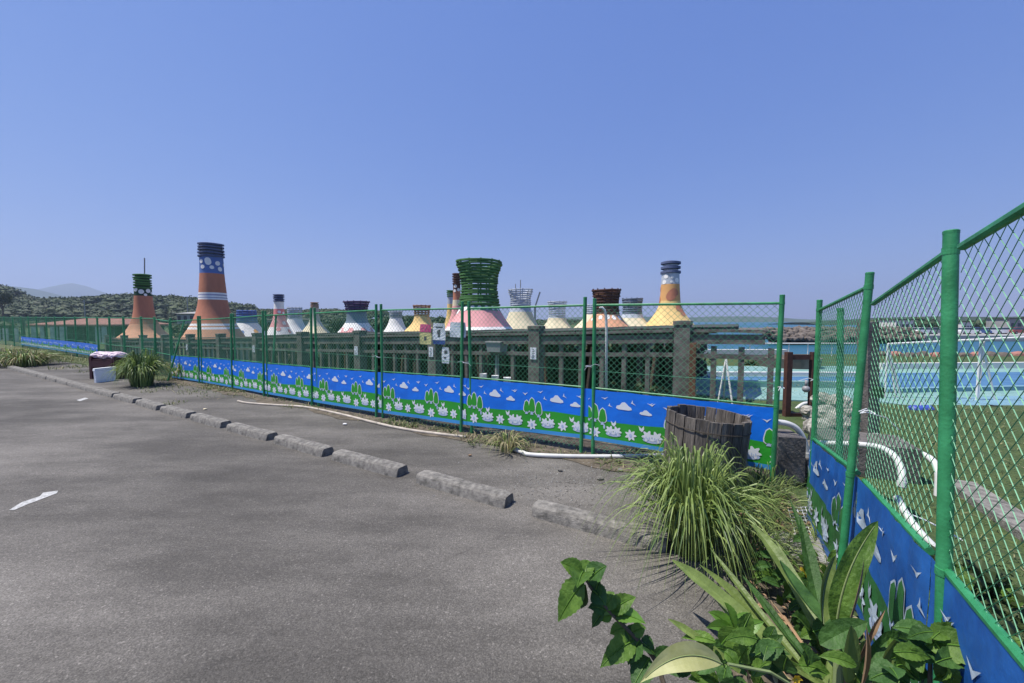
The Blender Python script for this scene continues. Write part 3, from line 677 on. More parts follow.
# grey wash basin and bits
c = at(497, 347, 9.2); t = thing('wash_basin', (c.x, c.y, terr(c.x, c.y)), 'pale grey wash basin on a stand in the shade left of mid picture', 'basin')
mb = MB().use('wall_grey'); mb.box((c.x, c.y, c.z), (.36, .3, .22), ROT, taper=1.15); mb.box((c.x, c.y, c.z + .125), (.44, .38, .03), ROT); mb.build('bowl', t)
mb = MB().use('wall_grey'); mb.tube([(c.x, c.y, terr(c.x, c.y)), (c.x, c.y, c.z - .1)], [.06, .04], 8); mb.build('pedestal', t)
# wooden frame barrier right of the railing
def P6(x, y, Y=6.2): return at(x, y, Y)
t = thing('wooden_barrier', (*P6(798, 415).xy, 0), 'dark brown wooden frame barrier between the two green fences', 'barrier')
for x0, x1 in ((786, 787), (811, 812)):
    a = P6(x0, 424); b = P6(x0, 352); mb = MB().use('timber_red'); mb.box((a.x, a.y, (b.z + 0) / 2), (.085, .08, b.z), None); mb.build('post', t)
a, b = P6(788, 357), P6(809, 357); mb = MB().use('timber_red'); mb.box(((a.x + b.x) / 2, a.y, a.z), (b.x - a.x, .07, .08)); mb.build('rail', t)
a, b = P6(788, 415), P6(809, 415); mb = MB().use('timber_red'); mb.box(((a.x + b.x) / 2, a.y, a.z), (b.x - a.x, .07, .07)); mb.build('rail', t)
# rusty square post right beside the big railing post
c = P6(691.5, 405, 6.85); mb = MB().use('rust'); zt = at(691, 343, 6.85).z; mb.box((c.x, c.y, zt / 2), (.11, .09, zt), ROT, jit=.006)
mb.box((c.x, c.y, zt * .5), (.125, .105, .03), ROT); tag(mb.build('rusty_post'), 'rust brown square post touching the big railing post', 'post')
# bent white pole
mb = MB().use('pvc_white'); b0 = at(606.5, 393, 5.6); b1 = at(606.5, 330, 5.6)
mb.tube([(b0.x, b0.y, 0), b1, at(606, 316, 5.6), at(604.5, 310, 5.6), at(602, 307.5, 5.6), at(599.5, 308, 5.6)], .019, 8, True)
tag(mb.build('bent_pole', smooth=True), 'slim white pole with a hooked top behind the double green post', 'pole')
# white A-frame stand
def aframe(name, feet, apex, r, label, cat, m='paint_white', bars=()):
    t = thing(name, (apex.x, apex.y, min(f.z for f in feet)), label, cat)
    for f in feet: mb = MB().use(m); mb.tube([f, apex], r, 6); mb.build('leg', t)
    for u, v in bars: mb = MB().use(m); mb.tube([u, v], r * .7, 6); mb.build('crossbar', t)
    return t
z_ = -.27
ap = at(726, 358, 8.3); f = [at(718, 386, 8.3), at(733, 390, 8.1), at(724, 384, 9.0)]
for v in f: v.z = terr(v.x, v.y)
aframe('folding_stand', f, ap, .019, 'white folding A-frame stand seen between the railing bars', 'stand')
# goal frames on the lawn
def gl(x, y): p = gnd(x, y, -.28); return p
def goalpt(x, y, Y): return at(x, y, Y)
t = thing('pipe_goal_frame', (*gl(893, 398).xy, -.28), 'white pipe frame with two splayed legs on the lawn by the pool', 'frame')
Yg = gl(893, 398).y
a1, a2 = at(888, 344, Yg), at(1062, 335.5, Yg * .93)
mb = MB().use('paint_white'); mb.tube([a1, a2], .026, 8); mb.build('crossbar', t)
for (xa, ya, xb, yb) in ((888, 344, 901, 400), (888, 344, 886, 376), (888.5, 346, 893, 378), (981, 339, 977, 390), (981, 339, 990, 378), (984, 341, 979, 388)):
    top = at(xa, ya, Yg if xa < 900 else Yg * .965); bot = at(xb, yb, Yg if xa < 900 else Yg * .965); bot = top + (bot - top) * ((-.29 - top.z) / (bot.z - top.z)); mb = MB().use('paint_white'); mb.tube([bot, top], .022, 8); mb.build('leg', t)
# white guard rail by the sea
t = thing('sea_guard_rail', (*at(800, 343, 19.5).xy, -.3), 'thin white guard rail along the water edge', 'railing')
mb = MB().use('paint_white'); mb.tube([at(692, 343.5, 20.3), at(862, 343.5, 20.3)], .035, 6); mb.build('rail', t)
for x in (708, 750, 789, 808, 832, 858):
    a = at(x, 344, 20.3); mb = MB().use('paint_white'); mb.tube([(a.x, a.y, -.35), a], .025, 6); mb.build('post', t)
# ---------------------------------------------------------------- painted cone towers
def tower(x, D, prof, bands, label, basket=None, dots=(), ant=(), floor_y=None, name='cone_tower'):
    """prof: (pixel row, half width in px); bands: (row from, row to, material)"""
    c0 = at(x, 321, D); cx, cy = c0.x, c0.y; cosT = D / math.hypot(cx, cy); k = D / F_
    zz = lambda y: at(x, y, D).z
    rr = lambda h: h * k * cosT
    zg = terr(cx, cy) - .1
    t = thing(name, (cx, cy, zg), label, 'tower', 'painted cone towers behind the railing')
    y0, y1 = prof[0][0], prof[-1][0]
    ys = sorted(set([y0, y1] + [b[0] for b in bands] + [b[1] for b in bands] + [y0 + (y1 - y0) * i / 26 for i in range(27)]))
    ys = [y for y in ys if y0 <= y <= y1]
    def bandm(y):
        for a, b, m in bands:
            if a <= y < b: return m
        return bands[-1][2]
    # smooth profile (catmull)
    def hw(y):
        for i in range(len(prof) - 1):
            if y <= prof[i + 1][0]:
                p0 = prof[max(i - 1, 0)]; p1 = prof[i]; p2 = prof[i + 1]; p3 = prof[min(i + 2, len(prof) - 1)]
                t_ = (y - p1[0]) / (p2[0] - p1[0]); m1 = (p2[1] - p0[1]) / max(1e-6, p2[0] - p0[0]) * (p2[0] - p1[0]); m2 = (p3[1] - p1[1]) / max(1e-6, p3[0] - p1[0]) * (p2[0] - p1[0])
                return (2 * t_**3 - 3 * t_**2 + 1) * p1[1] + (t_**3 - 2 * t_**2 + t_) * m1 + (-2 * t_**3 + 3 * t_**2) * p2[1] + (t_**3 - t_**2) * m2
        return prof[-1][1]
    n = 40; mb = MB(); rows = []
    off = len(mb.v)
    for y in ys:
        r = rr(hw(y)); z = zz(y); mb.v += [(cx + r * math.cos(2 * math.pi * j / n), cy + r * math.sin(2 * math.pi * j / n), z) for j in range(n)]
    for i in range(len(ys) - 1):
        mb.use(bandm((ys[i] + ys[i + 1]) / 2)); 
        for j in range(n): mb.f.append((i * n + j, i * n + (j + 1) % n, (i + 1) * n + (j + 1) % n, (i + 1) * n + j)); mb.m.append(mb.cur)
    # thickness: eave ring
    rb = rr(hw(y1)); zb = zz(y1)
    mb.use('roof_dark').add([(cx + rb * math.cos(2 * math.pi * j / n), cy + rb * math.sin(2 * math.pi * j / n), zb) for j in range(n)] + [(cx + rb * .9 * math.cos(2 * math.pi * j / n), cy + rb * .9 * math.sin(2 * math.pi * j / n), zb - .06) for j in range(n)], [(j, (j + 1) % n, n + (j + 1) % n, n + j) for j in range(n)])
    # dots, painted patches
    fa = math.atan2(-cy, -cx)
    for (dphi, y, rp_, m) in dots:
        R0 = rr(hw(y)); zc = zz(y); s = rp_ * k; wob = random.uniform(0, 6); P = []
        sh = .18 if rp_ > 3 else .03
        for rad in (0, .5, 1):
            for j in range(14 if rad else 1):
                a = 2 * math.pi * j / 14; q = s * rad * (1 + sh * math.sin(2 * a + wob)); u = q * math.cos(a); v = q * math.sin(a)
                yy = y - v / k; R1 = rr(hw(min(max(yy, y0), y1))) + .012 + .004; an = fa + dphi + u / max(R0, .05)
                P.append((cx + R1 * math.cos(an), cy + R1 * math.sin(an), zc + v))
        fs = [(0, 1 + j, 1 + (j + 1) % 14) for j in range(14)] + [(1 + j, 15 + j, 15 + (j + 1) % 14, 1 + (j + 1) % 14) for j in range(14)]
        mb.use(m).add(P, fs)
    mb.build('shell', t, smooth=True)
    # round hut wall under the skirt
    rw = rb * .72; nn = 20; mb = MB().use('wall_grey')
    vs = [(cx + rw * math.cos(2 * math.pi * j / nn), cy + rw * math.sin(2 * math.pi * j / nn), z) for z in (zg, zb + .1) for j in range(nn)]
    mb.add(vs, [(j, (j + 1) % nn, nn + (j + 1) % nn, nn + j) for j in range(nn)]); mb.build('wall', t)
    if basket:
        ya, yb, pr, nr, m, core, solid = basket
        mb = MB().use(m); zA, zB = zz(ya), zz(yb); th = (zA - zB) / nr * (.30 if not solid else .38) * (1.6 if nr > 12 else 1)
        for i in range(nr):
            f = (i + .5) / nr; y = ya + (yb - ya) * f; r = rr(interp(pr, y)); ph = random.uniform(0, 6); tl = random.uniform(-1, 1) * .5
            pts = [(cx + r * (1 + .03 * math.sin(4 * a + ph)) * math.cos(a), cy + r * (1 + .03 * math.sin(4 * a + ph)) * math.sin(a), zz(y) + th * tl * math.sin(a + ph)) for a in [2 * math.pi * j / 24 for j in range(25)]]
            mb.tube(pts, th, 5, caps=False)
        nu = 0 if solid else 12
        for j in range(nu):
            a = 2 * math.pi * (j + .3) / nu
            mb.tube([(cx + rr(interp(pr, y)) * .97 * math.cos(a), cy + rr(interp(pr, y)) * .97 * math.sin(a), zz(y)) for y in [ya + (yb - ya) * q / 6 for q in range(7)]], th * .8, 4)
        mb.build('lattice_chimney', t)
        if core:
            mb = MB().use(core); rows = [ya + (yb - ya) * q / 6 for q in range(7)]
            rows[0] = lerp(ya, yb, .06)
            vs = [(cx + rr(interp(pr, y)) * .86 * math.cos(2 * math.pi * j / 20), cy + rr(interp(pr, y)) * .86 * math.sin(2 * math.pi * j / 20), zz(y)) for y in rows for j in range(20)]
            mb.add(vs, [(i * 20 + j, i * 20 + (j + 1) % 20, (i + 1) * 20 + (j + 1) % 20, (i + 1) * 20 + j) for i in range(6) for j in range(20)] + [tuple(range(20))]); mb.build('chimney_core', t, smooth=True)
    for (dx, ya, yb, r) in ant:
        mb = MB().use('antenna'); a = at(x + dx, ya, D); b = at(x + dx, yb, D); mb.tube([b, a], r, 5); mb.build('antenna', t)
    return t
WD = 't_white'
tower(144.5, 28, [(288, 9), (298, 9.5), (308, 10.4), (318, 12.4), (325, 15.5), (330, 19), (334, 24), (338, 30)],
      [(288, 296, 't_darkgreen'), (296, 324, 'orange'), (324, 339, 'orange_light')], 'orange flared tower with dark green cap and thin antenna, leftmost of the towers',
      (274, 289, [(274, 8.5), (289, 8.8)], 6, 't_green', 't_darkgreen', True), [(-.9, 290, 2.0, WD), (-.2, 292, 2.2, WD), (.6, 291, 2.0, WD), (1.1, 293, 1.4, WD), (.25, 295, 1.3, WD)], [(0, 258, 276, .04)])
tower(214, 24, [(256, 12), (275, 12.6), (293, 14.2), (301, 15), (310, 17), (319, 20.5), (329, 26.5), (338, 33)],
      [(256, 274, 't_blue'), (274, 293, 'brown_red' if False else 'orange'), (293, 294.6, WD), (294.6, 296, 't_lilac'), (296, 297.6, WD), (297.6, 298.6, 't_lilac'), (298.6, 300, WD), (300, 323.6, 'orange'), (323.6, 325.6, WD), (325.6, 327, 'orange_light'), (327, 329, WD), (329, 339, 'orange_light')],
      'tall orange flared tower with white stripes, blue dotted collar and slate cap',
      (243, 258, [(243, 12), (258, 12.4)], 5, 't_navy', 't_slate', True), [(-.95, 262.5, 2.0, WD), (-.3, 262.5, 3.2, WD), (.5, 264, 2.2, WD), (-.8, 268, 2.0, WD), (.0, 268.3, 1.8, WD), (.7, 269.5, 2.2, WD), (1.3, 265, 2, WD)])
tower(247, 31, [(312, 9), (322, 10.5), (328, 15), (336, 22)], [(312, 323, 't_slate'), (323, 337, WD)], 'short white skirted tower with slate blue slatted neck beside the tall orange one',
      (310, 324, [(310, 9.5), (324, 10.5)], 6, 't_blue', 't_slate', False), [(.5, 331, 2, 't_amber'), (-.3, 332, 2, 't_blue')])
tower(279.5, 30, [(301, 5), (309, 5.3), (318, 6.5), (326, 9.5), (336, 15)], [(301, 309, WD), (309, 316, 't_pink'), (316, 327, 't_rose'), (327, 337, WD)], 'slender pink and white spotted tower with a dark ringed cap',
      (294, 302, [(294, 5), (302, 5.2)], 4, 't_navy', 't_navy', True), [(-.5, 304.5, 1.3, WD), (.5, 305, 1.3, WD), (0, 312, 1.5, WD), (.8, 313, 1.2, WD), (-.5, 321, 1.6, WD), (.6, 323, 1.8, WD), (-.1, 329, 2, 't_rose'), (.9, 331, 2, 't_rose')])
tower(295, 36, [(318, 7), (326, 10), (336, 17)], [(318, 337, WD)], 'pale lattice necked tower half hidden behind the slender pink one', (307, 321, [(307, 7.5), (321, 6.8)], 7, 't_pale', None, False))
tower(315, 30, [(305, 4), (318, 4.8), (325, 8), (335, 17)], [(305, 326, 't_beige'), (326, 336, 't_cream')], 'thin beige tower with small olive cap', (302, 308, [(302, 3.6), (308, 4)], 4, 't_tan', 't_green', True))
tower(357, 25, [(311, 10), (321, 11), (327, 15), (336, 23)], [(311, 323, 't_slate'), (323, 327.5, WD), (327.5, 337, 't_rose')], 'stout tower with plum lattice crown, slate neck and pink and white skirt',
      (301, 312, [(301, 13.5), (306, 11.5), (312, 10.3)], 5, 't_purple', 't_slate', False), [(-.7, 328, 3, WD), (0, 328.5, 3.2, WD), (.7, 328, 3, WD), (-1.2, 331, 3, WD), (1.2, 331, 3, WD)])
tower(396, 33, [(318, 6), (326, 9), (335, 15)], [(318, 336, WD)], 'white skirted tower with white lattice, left of the brown lattice one', (311, 320, [(311, 6.5), (320, 5.8)], 6, 't_pale', 't_slate', False))
tower(422, 29, [(315, 7), (323, 10), (333, 20)], [(315, 334, 't_yellow')], 'yellow skirted tower with a brown lattice crown', (305, 318, [(305, 9), (311, 7.5), (318, 7)], 6, 't_tan', None, False))
tower(450.5, 34, [(293, 3), (310, 3.4), (324, 6), (334, 12)], [(293, 304, 't_pale'), (304, 335, 't_yellow')], 'pale thin tower with green cap left of the green basket tower', (290, 297, [(290, 3.2), (297, 3)], 4, 't_green', 't_green', True))
tower(457, 30, [(283, 3.6), (300, 4), (315, 6), (325, 10), (334, 16)], [(283, 291, 't_brown'), (291, 300, 'orange'), (300, 306, 't_cream'), (306, 335, 't_rose')], 'tall thin rust tower with brown cap just behind the green basket',
      (273, 285, [(273, 3.8), (285, 3.6)], 5, 't_brown', 't_brown', True), [(-.4, 286.5, 1.6, WD), (.5, 290, 1.6, WD), (-.6, 291, 1.5, WD)])
tower(479.5, 18, [(304, 17), (309, 20), (316, 24), (324, 29.5), (332, 36)], [(304, 311, 't_mint'), (311, 326.5, 't_rose'), (326.5, 333, WD)], 'big green woven basket tower on a pink roof with white hem',
      (261, 306, [(261, 22.5), (265, 21.5), (272, 19.3), (281, 17.6), (290, 17), (297, 17.8), (306, 20)], 17, 't_green', None, False),
      [(-1.25, 310.5, 3.6, WD), (-.75, 309, 2.6, WD), (-.35, 308, 2.2, WD), (.0, 308, 2.0, WD), (.35, 308, 2.0, WD), (.7, 308.5, 2.0, WD), (1.05, 309, 2.0, WD)])
tower(520.5, 24, [(305, 9.5), (311, 11), (321, 15), (332, 22)], [(305, 312, 't_pale'), (312, 333, 't_cream')], 'cream roofed tower with flared white lattice top and two antennas',
      (289, 308, [(289, 12.5), (298, 10), (308, 10)], 9, 't_pale', None, False), [], [(0, 280, 300, .03), (-5, 284, 300, .025)])
tower(557, 28, [(316, 8), (322, 10.5), (331, 17)], [(316, 318, 't_pale'), (318, 332, 't_cream')], 'small cream roofed tower with pale ringed neck', (301, 319, [(301, 9.5), (310, 8), (319, 8)], 8, 't_pale', None, False))
tower(606, 20, [(312, 12), (317, 15), (323, 20), (331, 28)], [(312, 332, 'orange_light')], 'orange roofed tower with white dots and a brown slatted crown',
      (289, 315, [(289, 14.5), (296, 13), (304, 12), (315, 13)], 9, 't_brown', 't_tan', False), [(-.9, 318.5, 2, WD), (-.35, 317.5, 2, WD), (.1, 317, 2.2, WD), (.5, 317.5, 2.2, WD), (.95, 318, 2, WD)])
tower(594, 26, [(314, 8), (321, 13), (331, 24)], [(314, 332, 't_cream')], 'cream roof peeping out left of the brown slatted crown', (304, 316, [(304, 8), (316, 8)], 6, 't_pale', None, False))
tower(632, 27, [(314, 10), (320, 13), (329, 22)], [(314, 318, 't_pale'), (318, 330, 't_cream')], 'cream roofed tower with blue and white slatted neck, left of the giraffe patterned tower',
      (298, 317, [(298, 10.5), (307, 9), (317, 10)], 8, 't_slate', 't_pale', False))
tower(669.5, 26, [(273, 8.8), (284, 9.3), (295, 10), (305, 11.2), (313, 15), (321, 21), (328, 28)], [(273, 284.5, 't_pale'), (284.5, 301, 't_amber'), (301, 329, 't_yellow')], 'tall yellow tower with brown giraffe patches and navy striped cap',
      (261, 275, [(261, 8.3), (275, 8.6)], 3, 't_navy', 't_pale', True), [(-.5, 277, 2.2, WD), (.2, 278, 1.4, WD), (.75, 281, 2.3, WD), (-.7, 282.5, 2.2, WD), (.1, 282.5, 1.1, WD), (.15, 295.5, 5.2, 'orange'), (.5, 292.5, 3.6, 'orange'), (-1.4, 300, 3.2, 'orange'), (.75, 308, 3.4, 'orange'), (1.0, 313, 3.6, 'orange'), (-1.5, 289, 2.4, 'orange')])
# leaning crane jib far behind
a, b = at(535, 307, 60), at(540, 292, 60); mb = MB().use('antenna'); mb.tube([a, b], .16, 4); mb.tube([(a.x, a.y, -1), a], .22, 4); tag(mb.build('crane_jib'), 'thin slanting jib in the distance between two cream towers', 'crane')

# ---------------------------------------------------------------- hills, trees, far things
def hill(name, prof, Y0, depth, m, drop=0, zbase=-3, wav=.0, seed=1):
    rnd = random.Random(seed); mb = MB().use(m)
    x0, x1 = prof[0][0], prof[-1][0]; nx = 90; rows = [(-.9, 0), (-.6, .22), (-.35, .55), (-.15, .85), (0, 1), (.3, .8), (.8, .3), (1.3, 0)]
    xs_ = [x0 + (x1 - x0) * i / nx for i in range(nx + 1)]
    for f, h in rows:
        for x in xs_:
            top = at(x, interp(prof, x), Y0); Y = Y0 + f * depth; z = zbase + max(0, top.z - drop - zbase) * h * (1 + (rnd.uniform(-wav, wav) if 0 < h < 1 else 0))
            mb.v.append((top.x, Y, z))
    n = nx + 1
    for j in range(len(rows) - 1):
        for i in range(nx): mb.f.append((j * n + i, j * n + i + 1, (j + 1) * n + i + 1, (j + 1) * n + i)); mb.m.append(0)
    return tag(mb.build(name, smooth=True), kind='structure')
HP = [(-190, 280), (-60, 283), (-10, 286), (6, 289), (14, 292), (22, 298), (40, 300), (60, 301), (85, 300), (110, 298), (128, 296), (150, 298), (180, 298), (200, 300), (225, 303), (235, 306), (270, 309), (300, 309), (340, 308.5), (380, 310), (440, 314), (500, 316), (560, 316), (600, 316.5), (625, 319)]
hill('wooded_hill', HP, 240, 90, 'leaf_dark', drop=5.5, wav=.1)
hill('mountain', [(-200, 284), (-60, 285), (0, 286), (15, 286.5), (35, 289), (50, 294), (66, 299), (90, 305), (120, 312)], 1900, 500, 'mount_near', zbase=-3)
hill('mountain', [(-40, 300), (10, 296), (40, 289), (58, 285), (72, 283), (86, 286), (105, 293), (135, 299), (170, 301), (230, 306), (330, 314)], 3600, 700, 'mount_far', zbase=-3)
hill('headland', [(560, 318), (600, 316), (640, 316.5), (690, 317.5), (710, 316.5), (745, 316.3), (775, 317.3), (800, 319), (830, 320), (862, 321)], 1500, 120, 'mount_near', zbase=-3)
hill('headland', [(800, 322), (850, 319), (870, 317.5), (930, 316), (1000, 316.5), (1060, 315), (1160, 314), (1300, 316)], 420, 60, 'leaf_dark', zbase=-3, wav=.2, drop=.5)
def leafquad(mb, c, s, nrm=None):
    a = rv(1).normalized(); b = a.cross(rv(1)).normalized(); c = Vector(c)
    mb.add([c - a * s, c + b * s * .6, c + a * s, c - b * s * .6], [(0, 1, 2, 3)])
def crown(mb, c, r, n, mats, s=.4, flat=.75, core=True):
    """uneven crown: several lobes of leaf faces"""
    c = Vector(c); lobes = [(c + Vector((random.gauss(0, r * .42), random.gauss(0, r * .42), random.gauss(0, r * .25))), r * random.uniform(.35, .62)) for _ in range(6)]
    for lc, lr in lobes:
        mb.use(random.choice(mats))
        if core: mb.ball(lc, (lr * .72, lr * .72, lr * .6), 1, .25)
        for _ in range(n // 6):
            d = rv(1); d = d.normalized() * random.uniform(.65, 1.12); leafquad(mb, lc + Vector((d.x * lr, d.y * lr, d.z * lr * flat)), s * random.uniform(.6, 1.3))
# forest canopy over the hill, one uncountable mass
def hillz(x_px, f): return None
rows = [(-.9, 0), (-.6, .22), (-.35, .55), (-.15, .85), (0, 1), (.3, .8)]
mb = MB(); cnt = 0
for _ in range(3600):
    px = random.uniform(-60, 622); f = random.choice([random.uniform(-.75, .05), random.uniform(-.2, .03)])
    top = at(px, interp(HP, px), 240); Y = 240 + f * 90; h = interp(rows, f); z = -3 + max(0, top.z - 5.5 + 3) * h
    r = random.uniform(1.6, 3.4) * (1 if top.z > 10 else .62); m_ = random.choice(['leaf_dark', 'leaf_dark', 'leaf_mid'])
    c = Vector((top.x, Y, z + r * .7 + (2.6 if top.z > 8 else .6)))
    mb.use(m_).ball(c, (r, r, r * .75), 1, .22)
    for _ in range(20):
        d = rv(1).normalized() * random.uniform(.92, 1.1); leafquad(mb, c + Vector((d.x * r, d.y * r, abs(d.z) * r * .85)), r * .2)
tag(mb.build('forest_canopy'), 'dark green woodland covering the low hill behind the towers', 'woodland', kind='stuff')
# individual trees
def tree(px, ytop, Y, w_px, label, mats=('leaf_dark', 'leaf_mid'), n=260, group=None, kind='tree', zb=None):
    top = at(px, ytop, Y); zb = terr(top.x, Y) if zb is None else zb; H = top.z - zb; r = w_px / F_ * Y / 2
    t = thing('broadleaf_tree', (top.x, Y, zb), label, 'tree', group)
    mb = MB().use('bark'); cz = top.z - r * .8
    mb.tube([(top.x, Y, zb - .1), (top.x + r * .05, Y, zb + H * .4), (top.x, Y, cz)], [r * .09, r * .065, r * .03], 7)
    for k in range(4):
        a = random.uniform(0, 6.28); mb.tube([(top.x, Y, zb + H * .4), (top.x + math.cos(a) * r * .5, Y + math.sin(a) * r * .5, cz)], [r * .045, r * .015], 5)
    mb.build('trunk', t)
    mb = MB(); crown(mb, (top.x, Y, cz - r * .1), r, n, list(mats), s=r * .10); crown(mb, (top.x, Y, cz - r * .5), r * .8, n // 2, list(mats), s=r * .10); mb.build('crown', t)
tree(6, 330, 42, 30, 'bushy tree at the far left edge behind the fence', n=500)
tree(1, 289, 150, 17, 'dark tree mass rising highest at the left edge of the wooded hill', n=700, zb=0)
tree(-20, 318, 60, 46, 'larger dark tree cut by the left picture edge', n=500)
tree(130, 322, 60, 22, 'rounded tree between the red roofed pavilion and the leftmost tower', n=400)
tree(182, 318, 70, 22, 'low bushy tree left of the striped orange tower', n=400)
tree(262, 318, 75, 26, 'low tree between the white skirted tower and the pink tower')
tree(336, 312, 80, 26, 'tree between the thin beige tower and the plum crowned tower', n=400)
tree(380, 311, 85, 24, 'tree right of the plum crowned tower', n=400)
tree(408, 313, 90, 18, 'small tree left of the yellow skirted tower')
tree(440, 312, 90, 16, 'small tree right of the yellow skirted tower')
# pines along the skyline
for i, (px, yt) in enumerate(((44, 296.5), (50, 296), (55, 297), (60, 296), (65, 296.5), (71.5, 296.2), (77, 297), (80, 297.6))):
    top = at(px, yt, 235); z0 = at(px, 303, 235).z
    t = thing('skyline_tree', (top.x, 235, z0), 'slim dark tree standing on the skyline above the red roof', 'tree', 'slim trees on the skyline')
    mb = MB().use('bark'); mb.tube([(top.x, 235, z0 - 3), (top.x, 235, top.z - .5)], .18, 4); mb.build('trunk', t)
    mb = MB().use('leaf_dark')
    for k in range(5): mb.ball((top.x + random.uniform(-.3, .3), 235, lerp(top.z - .6, z0 + .8, k / 5)), (.5 + k * .16, .5 + k * .16, .6), 1, .3)
    mb.build('crown', t)
# houses
def house(x0, x1, yr, ye, yb, Y, dz, label, wallm, roofm, wins=3, rise_inset=.25):
    A, B = at(x0, ye, Y), at(x1, ye, Y); zr_ = at(x0, yr, Y).z; zb = at(x0, yb, Y).z; ze = A.z; D = dz
    t = thing('hillside_house' if Y > 150 else 'low_house', ((A.x + B.x) / 2, Y + D / 2, zb), label, 'house')
    w_ = B.x - A.x; mb = MB().use(wallm); mb.box(((A.x + B.x) / 2, Y + D / 2, (zb + ze) / 2), (w_ * .94, D * .9, ze - zb)); mb.build('wall', t)
    i_ = w_ * rise_inset; mb = MB().use(roofm); ym = Y + D / 2
    vs = [(A.x, Y, ze), (B.x, Y, ze), (B.x, Y + D, ze), (A.x, Y + D, ze), (A.x + i_, ym, zr_), (B.x - i_, ym, zr_)]
    mb.add(vs, [(0, 1, 5, 4), (2, 3, 4, 5), (1, 2, 5), (3, 0, 4), (3, 2, 1, 0)]); mb.build('roof', t)
    for k in range(wins):
        wx = A.x + w_ * (.5 + k) / wins; mb = MB().use('glass_dark'); mb.box((wx, Y + D * .05, lerp(zb, ze, .55)), (w_ / wins * .45, .1, (ze - zb) * .45)); mb.build('window', t)
    return t
house(66, 80, 299, 300.2, 303, 238, 6, 'small white house on the wooded ridge', 'wall_white', 'wall_white')
house(174, 199, 311, 313.5, 324, 75, 8, 'grey low house between the two orange towers', 'wall_grey', 'wall_grey', 4)
house(262, 300, 317, 320, 330, 90, 8, 'grey house roof behind the pink tower', 'wall_grey', 'roof_dark', 4)
# pavilion with the red roof
Y = 36; A, B = at(26, 324.5, Y), at(112, 323.8, Y); ze = A.z; zb = -.6; zr_ = at(60, 318.2, Y + 3).z
t = thing('red_roof_pavilion', ((A.x + B.x) / 2, Y + 3, zb), 'low pavilion with faded red hipped roof beyond the far left fence', 'pavilion')
mb = MB().use('roof_red'); D = 6.5; i_ = (B.x - A.x) * .27
vs = [(A.x, Y, ze), (B.x, Y, ze), (B.x, Y + D, ze), (A.x, Y + D, ze), (A.x + i_, Y + D / 2, zr_), (B.x - i_ * .9, Y + D / 2, zr_)]
vs += [(a, b, c - .16) for a, b, c in vs[:4]]
mb.add(vs, [(0, 1, 5, 4), (2, 3, 4, 5), (1, 2, 5), (3, 0, 4), (6, 7, 1, 0), (7, 8, 2, 1), (8, 9, 3, 2), (9, 6, 0, 3), (9, 8, 7, 6)]); mb.build('roof', t)
mb = MB().use('t_darkgreen'); mb.box(((A.x + B.x) / 2, Y + D * .6, (zb + ze) / 2), ((B.x - A.x) * .9, D * .6, ze - zb - .2)); mb.build('wall', t)
for k in range(9):
    x = lerp(A.x + .3, B.x - .3, k / 8); mb = MB().use('dark_wood'); mb.box((x, Y + .4, (zb + ze) / 2), (.14, .14, ze - zb)); mb.build('post', t)
for (x0, x1) in ((31, 38), (40, 45), (50, 58.5), (59.5, 67.5), (95, 101), (101.5, 107.5)):
    a, b = at(x0, 326.5, Y + .1), at(x1, 344, Y + .1); mb = MB().use('panel_pale'); mb.box(((a.x + b.x) / 2, Y + .1, (a.z + b.z) / 2), (b.x - a.x, .06, a.z - b.z)); mb.build('pale_panel', t)
# pale screens on the far left
for i, (x0, x1) in enumerate(((-6, 1), (3, 9), (14, 19))):
    a, b = at(x0, 331, 30), at(x1, 348, 30); mb = MB().use('panel_pale'); mb.box(((a.x + b.x) / 2, 30, (a.z + b.z) / 2), (b.x - a.x, .08, a.z - b.z + .4))
    tag(mb.build('pale_screen'), f'pale green upright screen panel behind the fence at the left edge, {ordn[i] if i else "outermost"}', 'screen', 'pale screens at the left edge')
mb = MB().use('dark_wood'); a = at(22.5, 320, 24); mb.tube([(a.x, a.y, -.3), a], .085, 6); tag(mb.build('dark_post'), 'tall dark post at the left end of the red roofed pavilion', 'post')
for i, (px, yt, Y_) in enumerate(((84, 300, 150), (187, 296.5, 160))):
    a = at(px, yt, Y_); mb = MB().use('antenna'); mb.tube([(a.x, a.y, -1), a], .16, 5); mb.box((a.x, a.y, a.z - .6), (1.6, .1, .1)); tag(mb.build('utility_pole'), ['far utility pole rising above the red roof', 'far utility pole left of the striped orange tower'][i], 'pole')
# breakwater of armour rock, middle right
def rocks(name, pts, r, n, spread, z, label, kind=None, m='rock', sub=1):
    mb = MB().use(m)
    for _ in range(n):
        t_ = random.random() * (len(pts) - 1); i = int(t_); a, b = Vector(pts[i]), Vector(pts[i + 1]); p = a.lerp(b, t_ - i); q = random.random()
        mb.ball((p.x + random.uniform(-1, 1) * spread, p.y + (q - .5) * 2 * spread, z - 2.4 + (1 - abs(q - .5) * 1.6) * 2.4 * random.uniform(.7, 1)), (r * random.uniform(.6, 1.3), r * random.uniform(.6, 1.3), r * random.uniform(.4, .9)), sub, .2)
    return mb
mb = rocks('x', [(48, 68), (56, 70), (66, 72), (74, 74)], .8, 1100, 3.0, .25, '')
tag(mb.build('rock_breakwater'), 'brown rubble breakwater crossing the water behind the wooden barrier', 'breakwater', kind='stuff')
mb = MB().use('rock'); mb.box((61, 72, -1.6), (24, 3, 2.4)); tag(mb.build('breakwater_core'), kind='structure')
